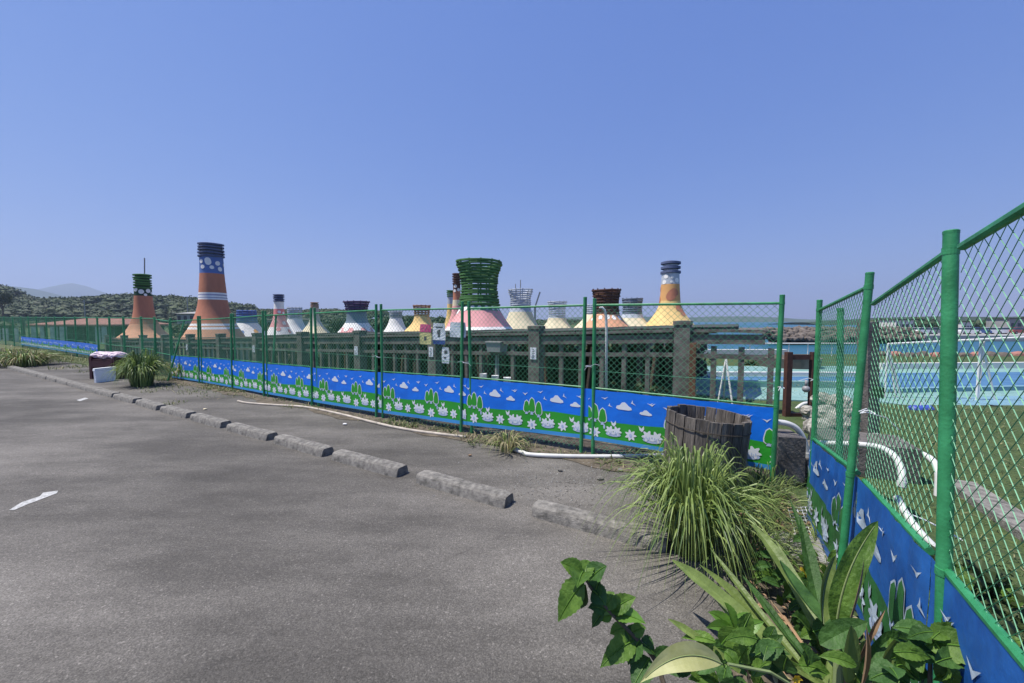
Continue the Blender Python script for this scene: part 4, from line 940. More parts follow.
# harbour quay with cars
mb = MB().use('wall_grey'); mb.prism([(74, 78), (190, 70), (190, 98), (74, 104)], -3.5, -1.35); tag(mb.build('quay'), kind='structure')
def car(x, y, z, yaw, body, label, L=4.2):
    t = thing('parked_car', (x, y, z), label, 'car', 'cars parked on the quay'); Rz = Matrix.Rotation(yaw, 3, 'Z'); O = Vector((x, y, z))
    T = lambda v: O + Rz @ Vector(v)
    mb = MB().use(body); sec = [(-L / 2, .35, .75), (-L / 2 + .1, .3, .95), (-1.2, .25, 1.0), (-.9, .25, 1.0), (1.0, .25, .98), (1.7, .25, .9), (L / 2, .3, .6)]
    vs = []; 
    for xx, z0, z1 in sec: vs += [T((xx, -.85, z0)), T((xx, .85, z0)), T((xx, .8, z1)), T((xx, -.8, z1))]
    fs = [(4 * i + j, 4 * i + (j + 1) % 4, 4 * i + 4 + (j + 1) % 4, 4 * i + 4 + j) for i in range(len(sec) - 1) for j in range(4)] + [(3, 2, 1, 0), tuple(4 * (len(sec) - 1) + j for j in range(4))]
    mb.add(vs, fs); mb.build('body', t)
    mb = MB().use('glass_dark'); c = [(-1.5, .98), (-1.1, 1.42), (.5, 1.42), (1.15, .97)]
    vs = [T((a, s_ * (.78 if b < 1.2 else .62), b)) for s_ in (-1, 1) for a, b in c]; mb.add(vs, [(0, 1, 2, 3), (7, 6, 5, 4), (0, 4, 5, 1), (1, 5, 6, 2), (2, 6, 7, 3)]); mb.build('window', t)
    mb = MB().use(body); mb.box(T((-.3, 0, 1.44)), (1.7, 1.26, .07), Rz); mb.build('roof', t)
    for sx in (-1.3, 1.3):
        for sy in (-.8, .8):
            a, b = T((sx, sy - .1, .32)), T((sx, sy + .1, .32)); mb = MB().use('black_rubber'); mb.tube([a, b], .32, 12); wh = mb.build('wheel', t); mb = MB().use('antenna'); e_ = (b - a) * .52; mb.tube([(a + b) / 2 - e_, (a + b) / 2 + e_], .19, 10); mb.build('rim', wh)
cc = [(908, 'car_white', 'white parked car on the quay, leftmost of the row'), (921, 'car_white', 'white car second from the left on the quay'), (934, 'car_grey', 'grey car just left of the thickest green post'), (967, 'car_white', 'white car just right of the thickest green post'), (978, 'car_blue', 'dark blue car on the quay between white cars'), (989, 'car_white', 'white car on the quay right of the blue car'), (1003, 'car_white', 'white car on the quay second from the right edge'), (1016, 'car_red', 'red car on the quay at the right edge')]
for px, b, lab in cc:
    p = at(px, 333, 86 + random.uniform(-1, 1)); car(p.x, p.y, -1.35, random.uniform(-.2, .2), b, lab)
for i, (px, wpx, h, Y_) in enumerate(((895, 18, 3.2, 120), (1010, 26, 3.6, 125), (955, 10, 2.6, 118), (1050, 30, 4, 122))):
    p = at(px, 330, Y_); t = thing('harbour_building', (p.x, Y_, -2.5), ['low pale harbour building left of the parked cars', 'low pale harbour building behind the right end of the cars', 'small harbour hut behind the thickest green post', 'harbour building past the right edge'][i], 'building')
    wd = wpx / F_ * Y_; mb = MB().use('wall_white' if i != 1 else 'wall_grey'); mb.box((p.x, Y_, -1.9 + h / 2), (wd, 6, h + 1.2)); mb.build('wall', t)
    mb = MB().use('roof_dark'); mb.box((p.x, Y_, -1.2 + h - .05), (wd + .6, 6.6, .25)); mb.build('roof', t)
    for k in range(4): mb = MB().use('glass_dark'); mb.box((p.x - wd * .36 + k * wd * .24, Y_ - 3.02, -1.9 + h * .62), (wd * .13, .1, h * .3)); mb.build('window', t)
for i, px in enumerate((882, 900, 917, 930, 943, 962, 985, 1001, 1018, 1034)):
    tree(px, 316 + random.uniform(-1, 3), 150 + random.uniform(-8, 8), random.uniform(12, 18), 'dark tree of the row behind the quay', n=200, group='trees behind the quay', zb=-1.5)
mb = MB().use('leaf_dark')
for _ in range(260):
    p = at(random.uniform(868, 1060), 326, random.uniform(128, 145)); mb.ball((p.x, p.y, -.6 + random.uniform(-1, 1.2)), (2.0, 2, 1.3), 1, .3)
tag(mb.build('coast_scrub'), 'dark scrub along the far quay', 'scrub', kind='stuff'); mb = MB().use('rock'); mb.prism([(80, 108), (250, 104), (300, 190), (80, 190)], -3.5, -1.7); tag(mb.build('far_shore'), kind='structure')
# ---------------------------------------------------------------- painted pool area and shore (right)
PZ = -.285
def sheet(name, px, m, z, thick=.0):
    P = [gnd(x, y, z) for x, y in px]; mb = MB().use(m)
    if thick: mb.prism([(p.x, p.y) for p in P], z - thick, z)
    else: mb.poly([(p.x, p.y, z) for p in P])
    return tag(mb.build(name), kind='structure')
sheet('pool_deck', [(692, 366), (1150, 366), (1150, 402), (1024, 417), (960, 411), (880, 402), (790, 400), (750, 399), (692, 393)], 'pool_teal', -.27, .1)
sheet('pool_floor', [(694, 376.5), (880, 376.5), (880, 387.5), (810, 387), (694, 385.5)], 'pool_blue', -.265)
sheet('pool_floor', [(884, 373), (1150, 371), (1150, 386), (940, 391.5), (884, 391)], 'pool_blue', -.265)
sheet('pool_floor', [(940, 398), (1150, 392), (1150, 405), (1024, 413), (975, 408)], 'pool_sky', -.261)
# pool rim wall, low, and pale coping
for i, (a, b, m_, h) in enumerate((((692, 386.5), (880, 388.5), 'pool_teal', .16), ((884, 393), (1140, 388), 'pool_sky', .10), ((880, 369.5), (1140, 367.5), 'wall_white', .22), ((692, 376), (880, 376.5), 'wall_white', .12))):
    A, B = gnd(*a, PZ), gnd(*b, PZ); mb = MB().use(m_); d = (B - A).normalized(); N = Vector((-d.y, d.x, 0)) * .09
    mb.prism([(A - N)[:2], (B - N)[:2], (B + N)[:2], (A + N)[:2]], -.30, -.262 + h); tag(mb.build('pool_rim_wall'), ['teal low rim wall of the left pool', 'sky blue low rim of the right pool', 'white low wall behind the right pool', 'white coping along the far side of the left pool'][i], 'wall')
# shore wall, round planter, shrubs, buoys
A, B = at(692, 358, 19), at(790, 358, 19); mb = MB().use('wall_white'); mb.box(((A.x + B.x) / 2, 19.3, -.1), (B.x - A.x, .3, .45)); tag(mb.build('shore_wall'), 'low whitish wall at the shore behind the left pool', 'wall')
c = at(787, 365, 15.5); mb = MB().use('rock'); nn = 28
prf = [(1.05, -.35), (1.1, .0), (1.12, .1), (.95, .12), (.9, .0)]; vs = [(c.x + r * math.cos(2 * math.pi * j / nn), c.y + r * math.sin(2 * math.pi * j / nn), z) for r, z in prf for j in range(nn)]
mb.add(vs, [(i * nn + j, i * nn + (j + 1) % nn, (i + 1) * nn + (j + 1) % nn, (i + 1) * nn + j) for i in range(4) for j in range(nn)]); mb.use('soil').add([(c.x + .92 * math.cos(2 * math.pi * j / nn), c.y + .92 * math.sin(2 * math.pi * j / nn), .02) for j in range(nn)], [tuple(range(nn))])
tag(mb.build('round_planter'), 'round brown stone planter by the water behind the wooden barrier', 'planter')
def shrub(px, y0, y1, Y, wpx, label, mats=('leaf_mid', 'leaf_dark'), n=500, group=None):
    a, b = at(px, y0, Y), at(px, y1, Y); r = wpx / F_ * Y / 2; t = thing('leafy_shrub', (b.x, b.y, b.z), label, 'shrub', group)
    mb = MB().use('bark')
    for k in range(4): mb.tube([(b.x, b.y, b.z - .03), (b.x + random.uniform(-.4, .4) * r, b.y + random.uniform(-.4, .4) * r, (a.z + b.z) / 2)], [r * .05, r * .02], 4)
    mb.build('stem', t); mb = MB()
    H = a.z - b.z
    for k in range(3): crown(mb, (b.x + random.uniform(-.3, .3) * r, b.y, b.z + H * (.35 + .15 * k)), max(r, H / 2) * .75, n // 3, list(mats), s=r * .11)
    mb.build('foliage', t)
shrub(752, 361, 376, 16, 24, 'low green shrub between the stand and the round planter')
shrub(722, 366, 376, 17, 16, 'small shrub behind the white stand')
shrub(590, 345, 402, 12.5, 70, 'green bush in the shade behind the hooked white pole', n=900)
shrub(645, 350, 402, 12.0, 60, 'dark bush in the shade left of the big railing post', n=900)
shrub(527, 352, 400, 12.8, 50, 'dark bush under the shelter left of the double post', n=700)
shrub(650, 385, 402, 8.6, 34, 'low weeds at the foot of the railing behind the tub', n=400)
shrub(440, 352, 400, 15, 60, 'dark bush under the shelter behind the paper notices', n=600)
shrub(340, 345, 380, 19, 60, 'dark bush behind the railing left of the notices', n=600)
for i in range(11):
    p = at(882 + i * 13.5, 362, 20.3 + random.uniform(-.3, .3)); mb = MB().use(['rock', 'roof_red', 'rock'][i % 3]); mb.ball((p.x, p.y, -.3), (.33, .3, .24), 2, .12)
    tag(mb.build('shore_boulder', smooth=False), 'rounded boulder in the row at the water edge beyond the right pool', 'boulder', 'boulders at the water edge')
# ---------------------------------------------------------------- dirt strip, weeds, hose, pipe along the fence
mb = MB().use('soil'); K = 60
for k in range(K):
    a, b = lerp(-.03, 8, k / K), lerp(-.03, 8, (k + 1) / K); j = .07 * math.sin(a * 5.1) + .04 * math.sin(a * 13); j2 = .07 * math.sin(b * 5.1) + .04 * math.sin(b * 13)
    P = [fl(a, -.30 + j), fl(b, -.30 + j2), fl(b, .5), fl(a, .5)]; mb.poly([(x, y, .010) for x, y in P])
P = [fl(8, -.3), (-11.2, 11.1), (-15.6, 13.9), (-24.4, 18.7), (-40, 28), (-41, 31), (-26, 22), (-17, 16.5), (-9.7, 11.2)]
mb.use('lawn').poly([(x, y, .010) for x, y in P])
tag(mb.build('verge', loc=(0, 0, .01)), kind='structure')
def blade(mb, p, d, L, wd, droop, n=5, up=.9):
    p = Vector(p); d = Vector((d[0], d[1], 0)).normalized(); side = Vector((-d.y, d.x, 0)); vs = []
    for i in range(n + 1):
        t = i / n; ang = up - droop * t * t if False else 0
        out = L * (t * math.cos(up)) * (1 + .35 * t); h = L * (math.sin(up) * t - droop * t * t)
        c = p + d * out + Vector((0, 0, max(h, -p.z + .006))); w_ = wd * (1 - t) ** .6 * (.6 + .4 * math.sin(math.pi * min(1, t * 1.4)))
        vs += [c - side * w_ / 2 + Vector((0, 0, w_ * .25)), c + side * w_ / 2 + Vector((0, 0, w_ * .25))]
    mb.add(vs, [(2 * i, 2 * i + 1, 2 * i + 3, 2 * i + 2) for i in range(n)])
def tuft(name, c, R_, Hh, n, wd, label, mats, cat='grass clump', group=None, kind=None, core=.1):
    mb = MB(); c = Vector(c)
    for _ in range(n):
        a = random.uniform(0, 2 * math.pi); up = random.uniform(.62, 1.5); q = random.random() ** .5 * core
        L = Hh * random.uniform(.75, 1.45); dr = random.uniform(.35, 1.0) * (1.6 - up * .55) * R_ / max(.01, R_)
        mb.use(random.choice(mats)); blade(mb, c + Vector((math.cos(a) * q, math.sin(a) * q, 0)), (math.cos(a + random.uniform(-.4, .4)), math.sin(a + random.uniform(-.4, .4))), L * (R_ / Hh) * .95 if up < 1.05 else L, wd * random.uniform(.7, 1.3), dr, 7, up)
    return tag(mb.build(name), label, cat, group, kind)
def arch_tuft(name, c, R_, Hh, n, wd, label, mats, cat='grass clump', core=.1, flatten=1.0, tail=1.0, group=None):
    """fountain of long blades that rise, arch over and hang"""
    mb = MB(); c = Vector(c)
    for _ in range(n):
        a = random.uniform(0, 2 * math.pi); q = random.random() ** .5 * core; sp = random.random() ** .7
        apex = Hh * random.uniform(.62, 1.08) * (1 - .35 * sp); reach = R_ * (.15 + .9 * sp) * random.uniform(.8, 1.15)
        endz = apex * random.uniform(.0, .9) * (1 - .6 * sp) * tail
        d = Vector((math.cos(a), math.sin(a), 0)); p0 = c + d * q; side = Vector((-d.y, d.x, 0)); tw = random.uniform(-.5, .5)
        p1 = p0 + d * reach * .28 + Vector((0, 0, apex * 1.22)); p2 = p0 + d * reach * .72 + Vector((0, 0, apex * 1.12)) + side * tw * .1; p3 = p0 + d * reach + Vector((0, 0, max(.01, endz))) + side * tw * .15
        mb.use(random.choice(mats)); vs = []; n_ = 8; w0 = wd * random.uniform(.65, 1.25)
        for i in range(n_ + 1):
            t = i / n_; q_ = p0 * (1 - t)**3 + p1 * 3 * t * (1 - t)**2 + p2 * 3 * t * t * (1 - t) + p3 * t**3
            w_ = w0 * (.55 + .45 * math.sin(math.pi * min(1, t + .25))) * (1 if t < .6 else (1 - t) / .4 * .95 + .05); s2 = (side + Vector((0, 0, tw))).normalized()
            vs += [q_ - s2 * w_ / 2, q_ + Vector((0, 0, -w_ * .22)), q_ + s2 * w_ / 2]
        mb.add(vs, [f for i in range(n_) for f in ((3 * i, 3 * i + 1, 3 * i + 4, 3 * i + 3), (3 * i + 1, 3 * i + 2, 3 * i + 5, 3 * i + 4))])
    return tag(mb.build(name), label, cat, group)
g1 = gnd(690, 552); arch_tuft('pampas_grass', (g1.x, g1.y, .01), .61, .80, 560, .0115, 'big arching variegated grass clump in front of the wooden tub', ['blade', 'blade', 'blade', 'blade', 'blade_dark'], core=.12)
g2 = gnd(142, 386); arch_tuft('pampas_grass', (g2.x, g2.y, .01), .52, .92, 480, .024, 'bushy arching grass clump beside the white foam box', ['blade', 'blade', 'blade_dark', 'blade_dark'], core=.2)
g3 = gnd(24, 366); arch_tuft('pampas_grass', (g3.x, g3.y, .01), .9, .6, 420, .03, 'yellow green grass clump at the far left end of the verge', ['blade', 'blade_dry', 'blade_dark'], core=.5)
g3 = gnd(4, 361); arch_tuft('pampas_grass', (g3.x, g3.y, .01), .9, .6, 260, .03, 'grass clump cut by the left edge of the picture', ['blade', 'blade_dry', 'weed'], core=.5)
g4 = gnd(507, 452); arch_tuft('grass_tuft', (g4.x, g4.y, .01), .33, .30, 90, .012, 'pale dry grass tuft at the fence foot beside the end of the white pipe', ['blade_dry', 'blade', 'blade_dry'], core=.08, tail=.3)
g4 = gnd(192, 377); arch_tuft('grass_tuft', (g4.x, g4.y - .2, .01), .7, .62, 160, .02, 'thin tall grass right behind the bushy clump by the white box', ['blade_dry', 'blade'], core=.3)
# weed fringe (uncountable)
mb = MB()
def weedpatch(x, y, r, h, n):
    for _ in range(n):
        a = random.uniform(0, 6.28); q = random.random() ** .5 * r; px_, py_ = x + math.cos(a) * q, y + math.sin(a) * q
        mb.use(random.choice(['weed', 'weed', 'blade_dry', 'blade_dark', 'leaf_mid'])); blade(mb, (px_, py_, .008), (random.uniform(-1, 1), random.uniform(-1, 1)), h * random.uniform(.4, 1.3), .011 + h * .03, random.uniform(.2, .9), 3, random.uniform(.5, 1.4))
for k in range(150):
    n = random.uniform(0, 8); dens = .35 + .65 * (math.sin(n * 3.3) > -.2); x, y = fl(n, random.uniform(-.26, .25)); weedpatch(x, y, .16, .10 * dens + .02, int(26 * dens))
for px, py, r, h, n in ((165, 388, .5, .12, 120), (205, 391, .5, .14, 160), (225, 395, .5, .10, 90), (150, 392, .2, .1, 30), (172, 404, .22, .12, 60), (488, 443, .25, .14, 90), (520, 447, .2, .2, 60), (560, 452, .3, .08, 60), (648, 455, .25, .2, 70), (60, 362, .8, .28, 200), (75, 368, .6, .22, 160), (45, 361, .8, .3, 200), (88, 372, .3, .15, 60), (100, 362, .7, .25, 150), (12, 358, 1.2, .4, 240), (70, 360, 1.2, .35, 260), (35, 357, 1.2, .4, 240)):
    p = gnd(px, py); weedpatch(p.x, p.y, r, h, n)
for k in range(120):      # beyond the fence and on the lawn
    x = random.uniform(2.0, 9); y = random.uniform(4.5, 9.5)
    if dfence(x, y) < .35: continue
    weedpatch(x, y, .35, .09, 16)
tag(mb.build('weed_fringe', loc=(0, 0, 0)), 'low weeds and dry grass along the fence foot', 'weeds', kind='stuff')
# lawn grass on the right (uncountable)
mb = MB()
for k in range(9000):
    y = random.uniform(1.4, 8.3); x = random.uniform(max(.9 + .62 * y, 2.1), 3.2 + 1.45 * y)
    if x < 1.1 + y * .62: continue
    mb.use(random.choice(['weed', 'blade_dark', 'leaf_mid', 'blade_dry'] if random.random() < .5 else ['weed', 'leaf_mid'])); z = terr(x, y)
    for _ in range(2): blade(mb, (x + random.uniform(-.03, .03), y, z), (random.uniform(-1, 1), random.uniform(-1, 1)), random.uniform(.03, .08), .008, random.uniform(.2, .8), 2, random.uniform(.6, 1.4))
tag(mb.build('lawn_grass', loc=(0, 0, 0)), 'short grass of the lawn behind the right fence', 'grass', kind='stuff')
# hoses and pipes on the ground
def gp(x, y, z=.02): p = gnd(x, y, z); return p
def smooth_path(P, n=6):
    out = []
    for i in range(len(P) - 1):
        p0, p1, p2, p3 = P[max(i - 1, 0)], P[i], P[i + 1], P[min(i + 2, len(P) - 1)]
        for k in range(n):
            t = k / n; out.append(.5 * ((2 * p1) + (p2 - p0) * t + (2 * p0 - 5 * p1 + 4 * p2 - p3) * t * t + (3 * p1 - p0 - 3 * p2 + p3) * t**3))
    return out + [P[-1]]
mb = MB().use('hose'); mb.tube(smooth_path([gp(x, y) for x, y in ((238, 401), (248, 403), (275, 405), (305, 407), (340, 414), (380, 424), (410, 430), (440, 434), (466, 437))]), .020, 8)
tag(mb.build('garden_hose', smooth=True), 'tan brown hose lying along the foot of the fence', 'hose')
mb = MB().use('pvc_white'); mb.tube(smooth_path([gp(x, y, .03) for x, y in ((513, 449), (522, 452), (530, 454.5), (560, 456), (600, 456.5), (640, 456), (668, 455))]), .024, 10)
tag(mb.build('ground_pipe', smooth=True), 'thin white pipe lying on the asphalt left of the grass clump', 'pipe')
for i, (px, py, s_, m_) in enumerate(((345, 424, .03, 't_white'), (205, 409, .03, 't_cream'), (740, 514, .05, 't_rose'), (600, 478, .035, 'kerb_concrete'), (620, 470, .03, 'kerb_concrete'), (560, 470, .025, 'kerb_concrete'), (470, 455, .02, 'leaf_dead'))):
    p = gp(px, py, .02); mb = MB().use(m_); mb.ball((p.x, p.y, .02), (s_, s_ * .8, s_ * .5), 2, .2)
    tag(mb.build('litter'), ['white scrap on the asphalt near the hose', 'cream scrap near the wheel stops', 'pinkish crumpled scrap beside the big grass clump', 'small stone left of the big grass clump', 'tiny stone nearer the big grass clump', 'small stone on the asphalt below the white pipe', 'brown dead leaf on the asphalt in mid picture'][i], 'litter')
# loose gravel near the right end (uncountable)
mb = MB()
for k in range(1100):
    px, py = random.gauss(600, 55), random.gauss(478, 14)
    if py < 458: continue
    p = gp(px, py); s_ = random.uniform(.003, .009); mb.use(random.choice(['kerb_concrete', 'kerb_concrete', 'concrete'])); mb.box((p.x, p.y, .004 + s_ * .4), (s_ * 2, s_ * 1.5, s_), Matrix.Rotation(random.uniform(0, 3), 3, 'Z'), taper=.6)
tag(mb.build('loose_gravel', loc=(0, 0, 0)), 'loose gravel scattered on the asphalt by the fence', 'gravel', kind='stuff')
# ---------------------------------------------------------------- cabinet, box, bags at the left
c = gnd(102, 378); Rz = Matrix.Rotation(R(-8), 3, 'Z')
p0, p1 = gnd(88, 379.5), gnd(115, 380); D = (p0.y + p1.y) / 2; wd = (p1.x - p0.x) * .98; hz = at(100, 357, D).z
t = thing('maroon_cabinet', ((p0.x + p1.x) / 2, D + .25, 0), 'dark maroon open cabinet on the verge holding a pink bag', 'cabinet')
cx, cy = (p0.x + p1.x) / 2, D + .3
for nm, q, sz in (('side_panel', (-wd / 2 + .04, 0, hz / 2), (.08, .5, hz)), ('side_panel', (wd / 2 - .02, 0, hz / 2), (.04, .5, hz)), ('back_panel', (0, .24, hz / 2), (wd - .12, .03, hz - .02)), ('top', (0, 0, hz - .09), (wd - .13, .47, .03)), ('shelf', (0, 0, .12), (wd - .13, .44, .03)), ('front_rail', (0, -.235, hz - .2), (wd - .13, .025, .17))):
    mb = MB().use('maroon'); v = Rz @ Vector(q); mb.box((cx + v.x, cy + v.y, v.z), sz, Rz); mb.build(nm, t)
mb = MB().use('bag_pink')
for k in range(5): mb.ball((cx + lerp(-.42, .35, k / 4) * wd, cy + random.uniform(-.08, .08), hz + .01 + random.uniform(0, .04)), (wd * .17, .2, .10), 3, .10)
tag(mb.build('plastic_bag'), 'crumpled pink and white plastic bag on top of the maroon cabinet', 'bag')
q0, q1 = gnd(97.5, 381), gnd(116, 378); b = Vector(((q0.x + q1.x) / 2 + .36, min(q0.y, q1.y) - .12, 0)); s_ = (q1.x - q0.x)
t = thing('foam_box', b, 'white foam box with lid in front of the maroon cabinet', 'box')
mb = MB().use('styrofoam'); mb.box(b + Vector((0, 0, .15)), (s_ * .92, .42, .30), Rz, taper=1.05); mb.build('body', t)
mb = MB().use('styrofoam'); mb.box(b + Vector((0, 0, .335)), (s_, .47, .06), Rz @ Matrix.Rotation(R(3), 3, 'Y'), taper=.97); mb.build('lid', t)
# ---------------------------------------------------------------- wooden tub
bc = Vector((1.70, 3.42, 0)); nst = 22; axis_ = Matrix.Rotation(R(4.5), 3, 'Y') 
t = thing('wooden_tub', bc, 'weathered dark wooden stave tub leaning in front of the banner', 'tub')
for j in range(nst):
    a0, a1 = 2 * math.pi * (j + .04) / nst, 2 * math.pi * (j + .96) / nst; mb = MB().use('wood_bucket'); hj = .72 + random.uniform(-.012, .012); vs = []; rin = random.uniform(-.004, .004)
    for z in (-.02, hj * .5, hj):
        for r, a in ((.325 + .022 * z + rin, a0), (.325 + .022 * z + rin, a1), (.297 + .022 * z + rin, a1), (.297 + .022 * z + rin, a0)): vs.append(bc + axis_ @ Vector((r * math.cos(a), r * math.sin(a), z)))
    mb.add(vs, [(3, 2, 1, 0), (8, 9, 10, 11)] + [(4 * i + k, 4 * i + (k + 1) % 4, 4 * i + 4 + (k + 1) % 4, 4 * i + 4 + k) for i in (0, 1) for k in range(4)]); mb.build('stave', t)
for z in (.10, .62):
    mb = MB().use('dark_wood'); r = .325 + .022 * z + .006; mb.tube([bc + axis_ @ Vector((r * math.cos(a), r * math.sin(a), z)) for a in [2 * math.pi * i / 32 for i in range(33)]], .004, 5, caps=False); mb.build('hoop', t)
mb = MB().use('soil'); mb.add([bc + axis_ @ Vector((.30 * math.cos(2 * math.pi * i / 24), .30 * math.sin(2 * math.pi * i / 24), .30)) for i in range(24)], [tuple(range(24))]); mb.build('soil_fill', t)
# ---------------------------------------------------------------- corner: concrete block, pipes, grate, coral rocks
A, B = gnd(786, 492), gnd(811, 490)
cb = Vector(((A.x + B.x) / 2 + .06, 3.72, 0)); mb = MB().use('rail_concrete')
mb.box((cb.x, cb.y, .23), (.22, .30, .46), Matrix.Rotation(R(-12), 3, 'Z'), jit=.01); tag(mb.build('concrete_block'), 'rough dark concrete block under the big white elbow pipe', 'block')
def pipe(pts, r, label, collar=None, m='pvc_white', name='drain_pipe'):
    t = thing(name, pts[-1], label, 'pipe', 'white drain pipes in the corner')
    P = smooth_path([Vector(p) for p in pts]); mb = MB().use(m); mb.tube(P, r, 12); mb.build('pipe_body', t, smooth=True)
    if collar is not None:
        i = int(collar * (len(P) - 2)); mb = MB().use(m); mb.tube([P[i], P[i] + (P[i + 1] - P[i]).normalized() * r * 1.6], r * 1.22, 12); mb.build('collar', t)
    return t
y = 3.75
pipe([at(770, 422, y), at(785, 423, y), at(796, 428, y), at(803, 438, y), at(806, 449, y), at(807, 457, y)], .027, 'thick white elbow pipe bending down onto the concrete block', .93)
pipe([at(775, 436, 3.9), at(790, 436, 3.9), at(800, 436, 3.9)], .022, 'short straight white pipe behind the elbow pipe')
pipe([at(806, 457, 3.74), at(807, 470, 3.74), at(808, 492, 3.74)], .026, 'old mossy grey drain pipe going down below the white elbow', None, 'rail_concrete')
y = 3.1
pipe([at(815, 443, 3.6), at(850, 444, 3.4), at(878, 447, 3.2), at(893, 455, 3.05), at(901, 468, 2.95), at(902, 480, 2.9), at(901, 487, 2.9)], .024, 'white pipe curving down behind the two thick green posts', .9)
pipe([at(893, 449, 3.9), at(915, 452, 3.7), at(931, 459, 3.5), at(938, 472, 3.4), at(938, 492, 3.35), at(936, 521, 3.3)], .027, 'white pipe arching down just left of the thickest post', .93)
pipe([at(820, 434, 4.3), at(845, 434.5, 4.3), at(878, 435, 4.3)], .022, 'thin horizontal white pipe behind the corner panel')
pipe([at(897, 497, 2.85), at(905, 512, 2.75), at(918, 530, 2.6), at(935, 548, 2.5)], .023, 'white pipe lying slantwise behind the crumpled banner', None)
pipe([at(793, 422, 6.9), at(795, 411, 6.9), at(803, 404, 6.9), at(812, 403, 6.9)], .03, 'small white bent pipe beyond the wooden barrier')
# grate of light wire in the ground
t = thing('floor_grate', (*gnd(806, 520).xy, .02), 'square mesh floor grate between the weeds and the corner banner', 'grate')
G = [gnd(788, 508, .03), gnd(822, 506, .03), gnd(836, 533, .03), gnd(796, 536, .03)]
mb = MB().use('tie_white')
for k in range(9):
    f = k / 8; mb.tube([G[0].lerp(G[1], f), G[3].lerp(G[2], f)], .0028, 4); mb.tube([G[0].lerp(G[3], f), G[1].lerp(G[2], f)], .0028, 4)
mb.build('grid', t); mb = MB().use('black_rubber'); mb.poly([(p.x, p.y, .014) for p in G]); mb.build('pit', t)
# slabs round the grate
A = gnd(800, 552); mb = MB().use('concrete'); mb.box((A.x + .02, A.y, .012), (.5, .34, .05), Matrix.Rotation(R(-18), 3, 'Z'), jit=.006); tag(mb.build('concrete_slab'), 'small broken concrete slab in front of the floor grate', 'slab')
# pale coral rocks
for i, (px, py, s_, Y_) in enumerate(((826, 415, .22, 5.0), (838, 405, .24, 5.3), (818, 428, .2, 4.7), (836, 425, .22, 4.8), (808, 411, .14, 6.0), (846, 415, .2, 5.2), (822, 400, .17, 5.4))):
    p = at(px, py, Y_); mb = MB().use('rock_pale') if 'rock_pale' in M else None
    if mb is None: mat('rock_pale', (.12, .11, .09), .95, .35, 14, .9, 20, col2=(.55, .52, .46), detail=8); mb = MB().use('rock_pale')
    mb.ball((p.x, p.y, p.z), (s_ * .8, s_ * .7, s_ * .6), 3, .13)
    mb.tube([(p.x, p.y, terr(p.x, p.y) - .02), (p.x, p.y, p.z)], [s_ * .6, s_ * .4], 8)
    tag(mb.build('coral_rock'), ['pale pitted rock seen through the corner panel', 'largest pale pitted rock, upper right of its heap', 'low pale rock at the left foot of the heap', 'pale rock low behind the leaning green pole', 'small pale rock beside the wooden barrier', 'pale rock at the right end of the heap', 'topmost pale rock of the heap'][i], 'rock', 'pale rocks in the corner')
# dark ball fitting on the wooden barrier
p = at(806, 389, 6.0); mb = MB().use('antenna'); mb.ball(p, .055, 2, .02); mb.tube([p + Vector((0, 0, .04)), p + Vector((.0, .0, .14))], .02, 8); mb.tube([p, p + Vector((.12, .1, .0))], .015, 6); tag(mb.build('pipe_valve', smooth=True), 'small metal valve hanging at the right post of the wooden barrier', 'valve')
# leaning concrete pillar with dark sign
a, b = at(872, 322, 4.3), at(888, 452, 4.3); a2, b2 = at(862, 322, 4.3), at(866, 452, 4.3)
mb = MB().use('rail_concrete'); P0 = Vector(((b.x + b2.x) / 2, 4.4, 0)); P1 = Vector(((a.x + a2.x) / 2 + .10, 4.4, a.z)); d = (P1 - P0); rot = d.to_track_quat('Z', 'Y').to_matrix()
t = thing('concrete_pillar', P0, 'grey concrete pillar leaning left behind the thick green posts', 'pillar')
mb.box((P0 + P1) / 2, (.14, .13, d.length), rot); mb.build('shaft', t); mb = MB().use('t_darkgreen'); q = P0 + d * .49; mb.box(q + Vector((0, -.09, 0)), (.19, .02, .12), rot); mb.build('sign_plate', t)
# blue float, dark mat, kerb slab of the lawn
p = gnd(921, 419, -.18); t = thing('blue_float', (p.x, p.y, -.2), 'blue cylindrical float lying on the lawn left of the thickest post', 'float')
mb = MB().use('float_blue'); r = .085; y_ = p.y; mb.tube([(p.x - .20, y_, -.02), (p.x - .17, y_, -.02), (p.x + .17, y_ + .03, -.02), (p.x + .20, y_ + .03, -.02)], [r * .6, r, r, r * .6], 14); mb.build('float_body', t)
mb = MB().use('tie_white'); mb.tube([(p.x - .02, y_, .06), (p.x - .02, y_, .12), (p.x + .03, y_, .12), (p.x + .03, y_, .06)], .008, 5); mb.build('handle', t)
p = gnd(992, 414, -.26); mb = MB().use('black_rubber'); mb.box((p.x, p.y, p.z + .04), (.42, .22, .08), jit=.02, taper=.8); mb.box((p.x + .05, p.y, p.z + .12), (.16, .12, .1), jit=.02); tag(mb.build('black_bag'), 'dark flat bag on the grass edge right of the thickest post', 'bag')
mb = MB().use('kerb_concrete'); A, B = gnd(958, 486), gnd(1060, 556); d = (B - A).normalized(); N = Vector((-d.y, d.x, 0)) * .11
mb.prism([(A - N)[:2], (B - N)[:2], (B + N)[:2], (A + N)[:2]], -.05, .06); tag(mb.build('lawn_kerb'), 'grey concrete kerb crossing the lawn at the right edge', 'kerb')
A, B = gnd(900, 470, .25), gnd(950, 478, .25)
mb = MB().use('rail_concrete'); mb.box(((A.x + B.x) / 2 + .12, 3.95, .17), (.75, .5, .34), Matrix.Rotation(R(-25), 3, 'Z'), jit=.008); tag(mb.build('concrete_tank'), 'low grey concrete box under the white arching pipes', 'box')
